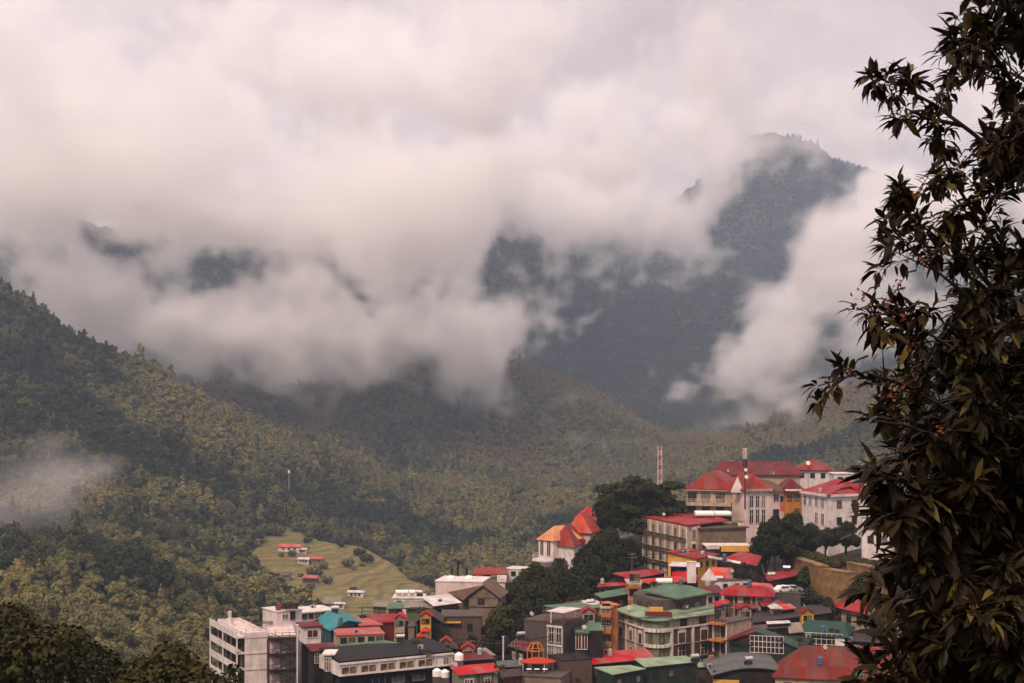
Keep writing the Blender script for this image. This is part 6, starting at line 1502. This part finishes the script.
# drooping reddish brown flower clusters
for (px, py, D) in ((915, 195, 7.0), (925, 212, 7.0), (935, 186, 7.05), (952, 190, 7.1), (960, 176, 7.1), (903, 318, 6.8), (888, 302, 6.8), (862, 300, 6.75), (925, 262, 6.9), (912, 345, 6.8), (905, 380, 6.8), (890, 392, 6.75), (940, 430, 6.8), (905, 450, 6.7), (850, 372, 6.7), (833, 384, 6.7), (958, 160, 7.1), (978, 150, 7.2), (900, 284, 6.9), (915, 230, 6.95)):
    c = at(px, py, D)
    BV, BF, BA = [], [], []; CL.append((BV, BF, BA))
    for k in range(12):
        p = c+rdir()*R5.uniform(.01, .05); leaf(BV, BF, BA, p, rdir(), rdir(), R5.uniform(.012, .028), R5.uniform(.010, .02), R5.random(), .1)
    twigs.append(tube_geo([c, c+Vector((.05, .05, .06)), c+Vector((.12, .15, .08))], [.003, .004, .006], 4))
base = at(1075, 900, 8.3)
t = empty('foreground_tree', Vector((base.x, base.y, base.z)), 'dark tree with long pointed leaves filling the right edge of the view', 'tree')
def rel(vs_): return np.array([tuple(Vector(v)-Vector(base)) for v in vs_])
def leafpart(nm, V, Fc, A, mat):
    o = bpy.data.objects.new(nm, leaf_mesh(nm, (rel(V), np.array(Fc), np.array(A)), mat)); link(o, t); return o
leafpart('foliage', LV, LF_, LA, M_NEAR)
for c_ in CL: leafpart('flower_cluster', *c_, M_BRACT)
v, f, _ = join_geo(*twigs); link(bpy.data.objects.new('branches', mesh_np('branches', v-np.array(tuple(base)), f, M_BARK, True)), t)
TP = [at(*p) for p in trunk_pts]; v, f, _ = tube_geo(TP, [.11, .095, .08, .06, .045, .035, .025, .012], 12)
link(bpy.data.objects.new('trunk', mesh_np('trunk', v-np.array(tuple(base)), f, M_BARK, True)), t)
print('near leaves', len(LF_)//8, 'twigs', len(twigs))
# ------------------------------------------------------------------ small things on the roofs, poles and cables
from mathutils.bvhtree import BVHTree
hosts = [o for o in SC.objects if o.type == 'EMPTY' and o.get('category') and any(c.name.split('.')[0] in ('roof', 'wall', 'upper_roof') for c in o.children)]
VV, FF, HH = [], [], []
for hO in hosts:
    for c in hO.children:
        if c.type != 'MESH' or c.name.split('.')[0] in ('window', 'foliage', 'crown'): continue
        mw = Matrix.Translation(hO.location) @ Matrix.Translation(c.location) @ c.rotation_euler.to_matrix().to_4x4(); o_ = len(VV)
        VV += [mw @ v.co for v in c.data.vertices]
        for p in c.data.polygons: FF.append([o_+i for i in p.vertices]); HH.append((hO, c.name.split('.')[0]))
bvh = BVHTree.FromPolygons(VV, FF)
R9 = random.Random(12); used = {}; spots = []
def words(hO): return hO.name.split('.')[0].replace('_', ' ')
once = {}
for hO in hosts: once[words(hO)] = once.get(words(hO), 0)+1
KINDS9 = ['steel', 'unit', 'plants', 'dish', 'white', 'boxes']
tries = 0; made = 0
while tries < 9000 and made < 62:
    tries += 1
    px, py = R9.uniform(240, 880), R9.uniform(470, 682)
    d = at(px, py, 1.).normalized(); hit, nrm, fi, dist = bvh.ray_cast(Vector((0, 0, 0)), d)
    if hit is None: continue
    if nrm.z < 0: nrm = -nrm
    hO, pn = HH[fi]
    if nrm.z < .82 or pn in ('antenna', 'balcony') or hit.y > 420: continue
    if any(abs(px-a)+abs(py-b)*1.5 < 7.5 for a, b in spots): continue
    w_ = words(hO)
    if once[w_] > 1: continue
    k = KINDS9[R9.randrange(6)]
    if (w_, k) in used or sum(1 for q in used if q[0] == w_) >= 4: continue
    used[(w_, k)] = 1; spots.append((px, py)); made += 1
    ang = R9.uniform(-.6, .6); hx = Vector(hit)
    if k == 'steel':
        t = empty('water_tank', hx, 'small steel water tank lying on its stand on the '+w_, 'water tank', 'small tanks on the roofs')
        MB().box(-.6, .6, -.35, -.28, -.3, .55).box(-.6, .6, .28, .35, -.3, .55).build('stand', BKM, t); q = MB().cyl((0, 0), .4, -.75, .75, 14).build('tank', ST, t, (0, 0, .93)); q.rotation_euler = (0, math.radians(90), 0)
    elif k == 'white':
        t = empty('water_tank', hx, 'small upright plastic tank on the '+w_, 'water tank', 'small tanks on the roofs')
        MB().cyl((0, 0), .42, .1, 1.1, 14).cyl((0, 0), .42, 1.1, 1.3, 14, .15).build('tank', R9.choice([BPL, DPL, DPL]), t); MB().box(-.45, .45, -.45, .45, -.4, .1).build('stand', PG, t)
    elif k == 'unit':
        t = empty('cooling_unit', hx, 'little grey cooling unit with dark grille on the '+w_, 'cooling unit', 'cooling units on the roofs')
        MB().box(-.45, .45, -.2, .2, -.3, .6).build('casing', DPL, t); MB().cyl((0, 0), .24, 0, .03, 12).build('grille', BKM, t, (-.1, -.2, .25)).rotation_euler = (math.radians(90), 0, 0)
    elif k == 'dish':
        t = empty('satellite_dish', hx, 'small pale satellite dish tilted on its arm on the '+w_, 'satellite dish', 'dishes on the roofs')
        MB().cyl((0, 0), .12, 0, .1, 14, .42).build('dish', DPL, t, (0, -.05, .75)).rotation_euler = (math.radians(60), 0, R9.uniform(-.8, .8)); MB().bar((0, 0, -.3), (0, 0, .78), .04).build('arm', BKM, t)
    elif k == 'plants':
        t = empty('potted_plants', hx, 'cluster of green potted plants standing on the '+w_, 'plants', 'pot plants on the roofs'); gs = []
        lb = [(R9.uniform(-.9, .9), R9.uniform(-.3, .3), R9.uniform(.5, .8), .38, .38) for _ in range(4)]
        v, f, a = crown_geo(R9.randrange(9999), lb, 160, .16); o = bpy.data.objects.new('leaves', leaf_mesh('leaves', (v, f, a), M_TOWNLEAF)); link(o, t); o.color = (R9.uniform(.5, .95), 0, 0, 1)
        mb = MB()
        for l_ in lb: mb.cyl((l_[0], l_[1]), .2, -.25, .3, 8, .26)
        mb.build('pots', PT, t)
    else:
        t = empty('roof_clutter', hx, 'untidy heap of boxes and boards left on the '+w_, 'boxes', 'clutter on the roofs')
        mb = MB()
        for _ in range(4):
            x, y, s_ = (_-1.5)*.33, R9.uniform(-.2, .2), R9.uniform(.22, .4); mb.box(x-s_, x+s_, y-s_, y+s_*.7, -.25, R9.uniform(.2, .6))
        mb.build('boxes', R9.choice([PT, PG, PW, PMG]), t); MB().slab([(-1., -.5, .25), (.6, -.6, .3), (.7, -.2, .75), (-.9, -.1, .7)], .05).build('board', R9.choice([MGB, MW, PTE]), t)
    t.rotation_euler = (0, 0, ang)
print('small things', made, 'tries', tries)

poles = [(470, 250, 640, 'beside the bare concrete building'), (516, 246, 641, 'left of the yellow gazebo'), (605, 258, 618, 'in front of the orange balconies'), (730, 268, 603, 'below the red hip roof'), (800, 276, 592, 'at the right end of the parking deck'),
         (706, 306, 548, 'beside the long awning of the yellow banner building'), (632, 306, 553, 'below the left end of the cream hotel'), (420, 276, 606, 'in front of the khaki roof'), (362, 270, 606, 'behind the teal roof')]
tops = []
for k, (px, D, top, wh) in enumerate(poles):
    x = (px-512)/F*D; zg = float(ground_z(x, D)); zt_ = ZT(top, D)
    t = empty('utility_pole', Vector((x, D, zg)), 'concrete utility pole with cross arms '+wh, 'utility pole', 'utility poles in the town'); H_ = zt_-zg
    MB().cyl((0, 0), .16, -.5, H_, 8, .1).build('shaft', PG, t)
    for dz in (.3, 1.):
        MB().box(-.8, .8, -.05, .05, H_-dz-.1, H_-dz).build('cross_arm', BKM, t); mb = MB()
        for sx_ in (-.7, -.25, .25, .7): mb.cyl((sx_, 0), .05, H_-dz, H_-dz+.16, 6)
        mb.build('insulators', PW, t)
    tops.append((x, D, zt_))
names = ['from the concrete building pole to the gazebo pole', 'from the gazebo pole to the orange balcony pole', 'from the orange balcony pole to the red hip roof pole', 'from the red hip roof pole to the parking deck pole',
         'from the parking deck pole up to the yellow banner pole', 'from the yellow banner pole to the cream hotel pole', 'from the concrete building pole to the khaki roof pole', 'from the khaki roof pole to the teal roof pole']
for k, (i, j) in enumerate(((0, 1), (1, 2), (2, 3), (3, 4), (4, 5), (5, 6), (0, 7), (7, 8))):
    a_, b2 = Vector(tops[i]), Vector(tops[j]); gs = []
    for off, dz in ((-.7, -.2), (-.25, -.2), (.25, -.2), (.7, -.2), (-.25, -.9), (.25, -.9)):
        sag = (b2-a_).length*R9.uniform(.02, .035); P_ = []
        for q in range(11):
            u = q/10; p = a_.lerp(b2, u); P_.append((p.x+off, p.y, p.z+dz-4*sag*u*(1-u)))
        gs.append(tube_geo(P_, [.028]*11, 3))
    v, f, _ = join_geo(*gs); c0 = np.array(tuple(a_)); o = link(bpy.data.objects.new('power_cables', mesh_np('power_cables', v-c0, f, BKM))); o.location = a_
    tag(o, 'black cables sagging '+names[k], 'cables', 'overhead cables')

# small extra roofs crowding the gaps of the town
EX = [
      (744, 613, 12, MR, PC, 'small cream hut with red roof left of the long weathered flat roof'), (806, 617, 12, MRD, PY_, 'small mustard hut with maroon roof on the long weathered flat roof'), 
      (468, 652, 11, MR, PC, 'small cream hut with red roof below the bare concrete building'), (446, 646, 9, MTR, PT, 'little tan hut with tiled roof left of the small cream hut'), (488, 643, 10, MRD, PBE, 'small beige hut with maroon roof beside the dark bush'),
      (588, 616, 12, MR, PC, 'small red roof hut on the terrace storey left of the orange balconies'), (400, 622, 10, MRB, PC, 'small bright red roofed hut in front of the green roofed house'),
      (426, 620, 10, MR, PY_, 'small yellow hut with red roof behind the dark brown shack'), (775, 612, 9, MW, PC, 'small white roofed cream hut near the low red porch roofs')]
for (px, py, w, rf, wl, lab) in EX:
    if not w: continue
    hit, nrm, fi, dist = bvh.ray_cast(Vector((0, 0, 0)), at(px, py, 1.).normalized())
    D = (hit.y if hit is not None else 270)-1.2; wm = w/F*D; x = (px-512)/F*D; zt_ = ZT(py-5, D)
    R = [(x-wm/2, D-1.6), (x+wm/2, D-1.4), (x+wm/2, D+1.4), (x-wm/2, D+1.2)]
    h = House('small_hut', lab, 'hut', R, zt_, None, wl); h.hip(rf, .8, .35, .5, gable=(px % 2 == 0), gw=wl, t=.1); h.windows(0, [.3, .7], [zt_-.9, zt_-3.2], .6, .8, 'd')
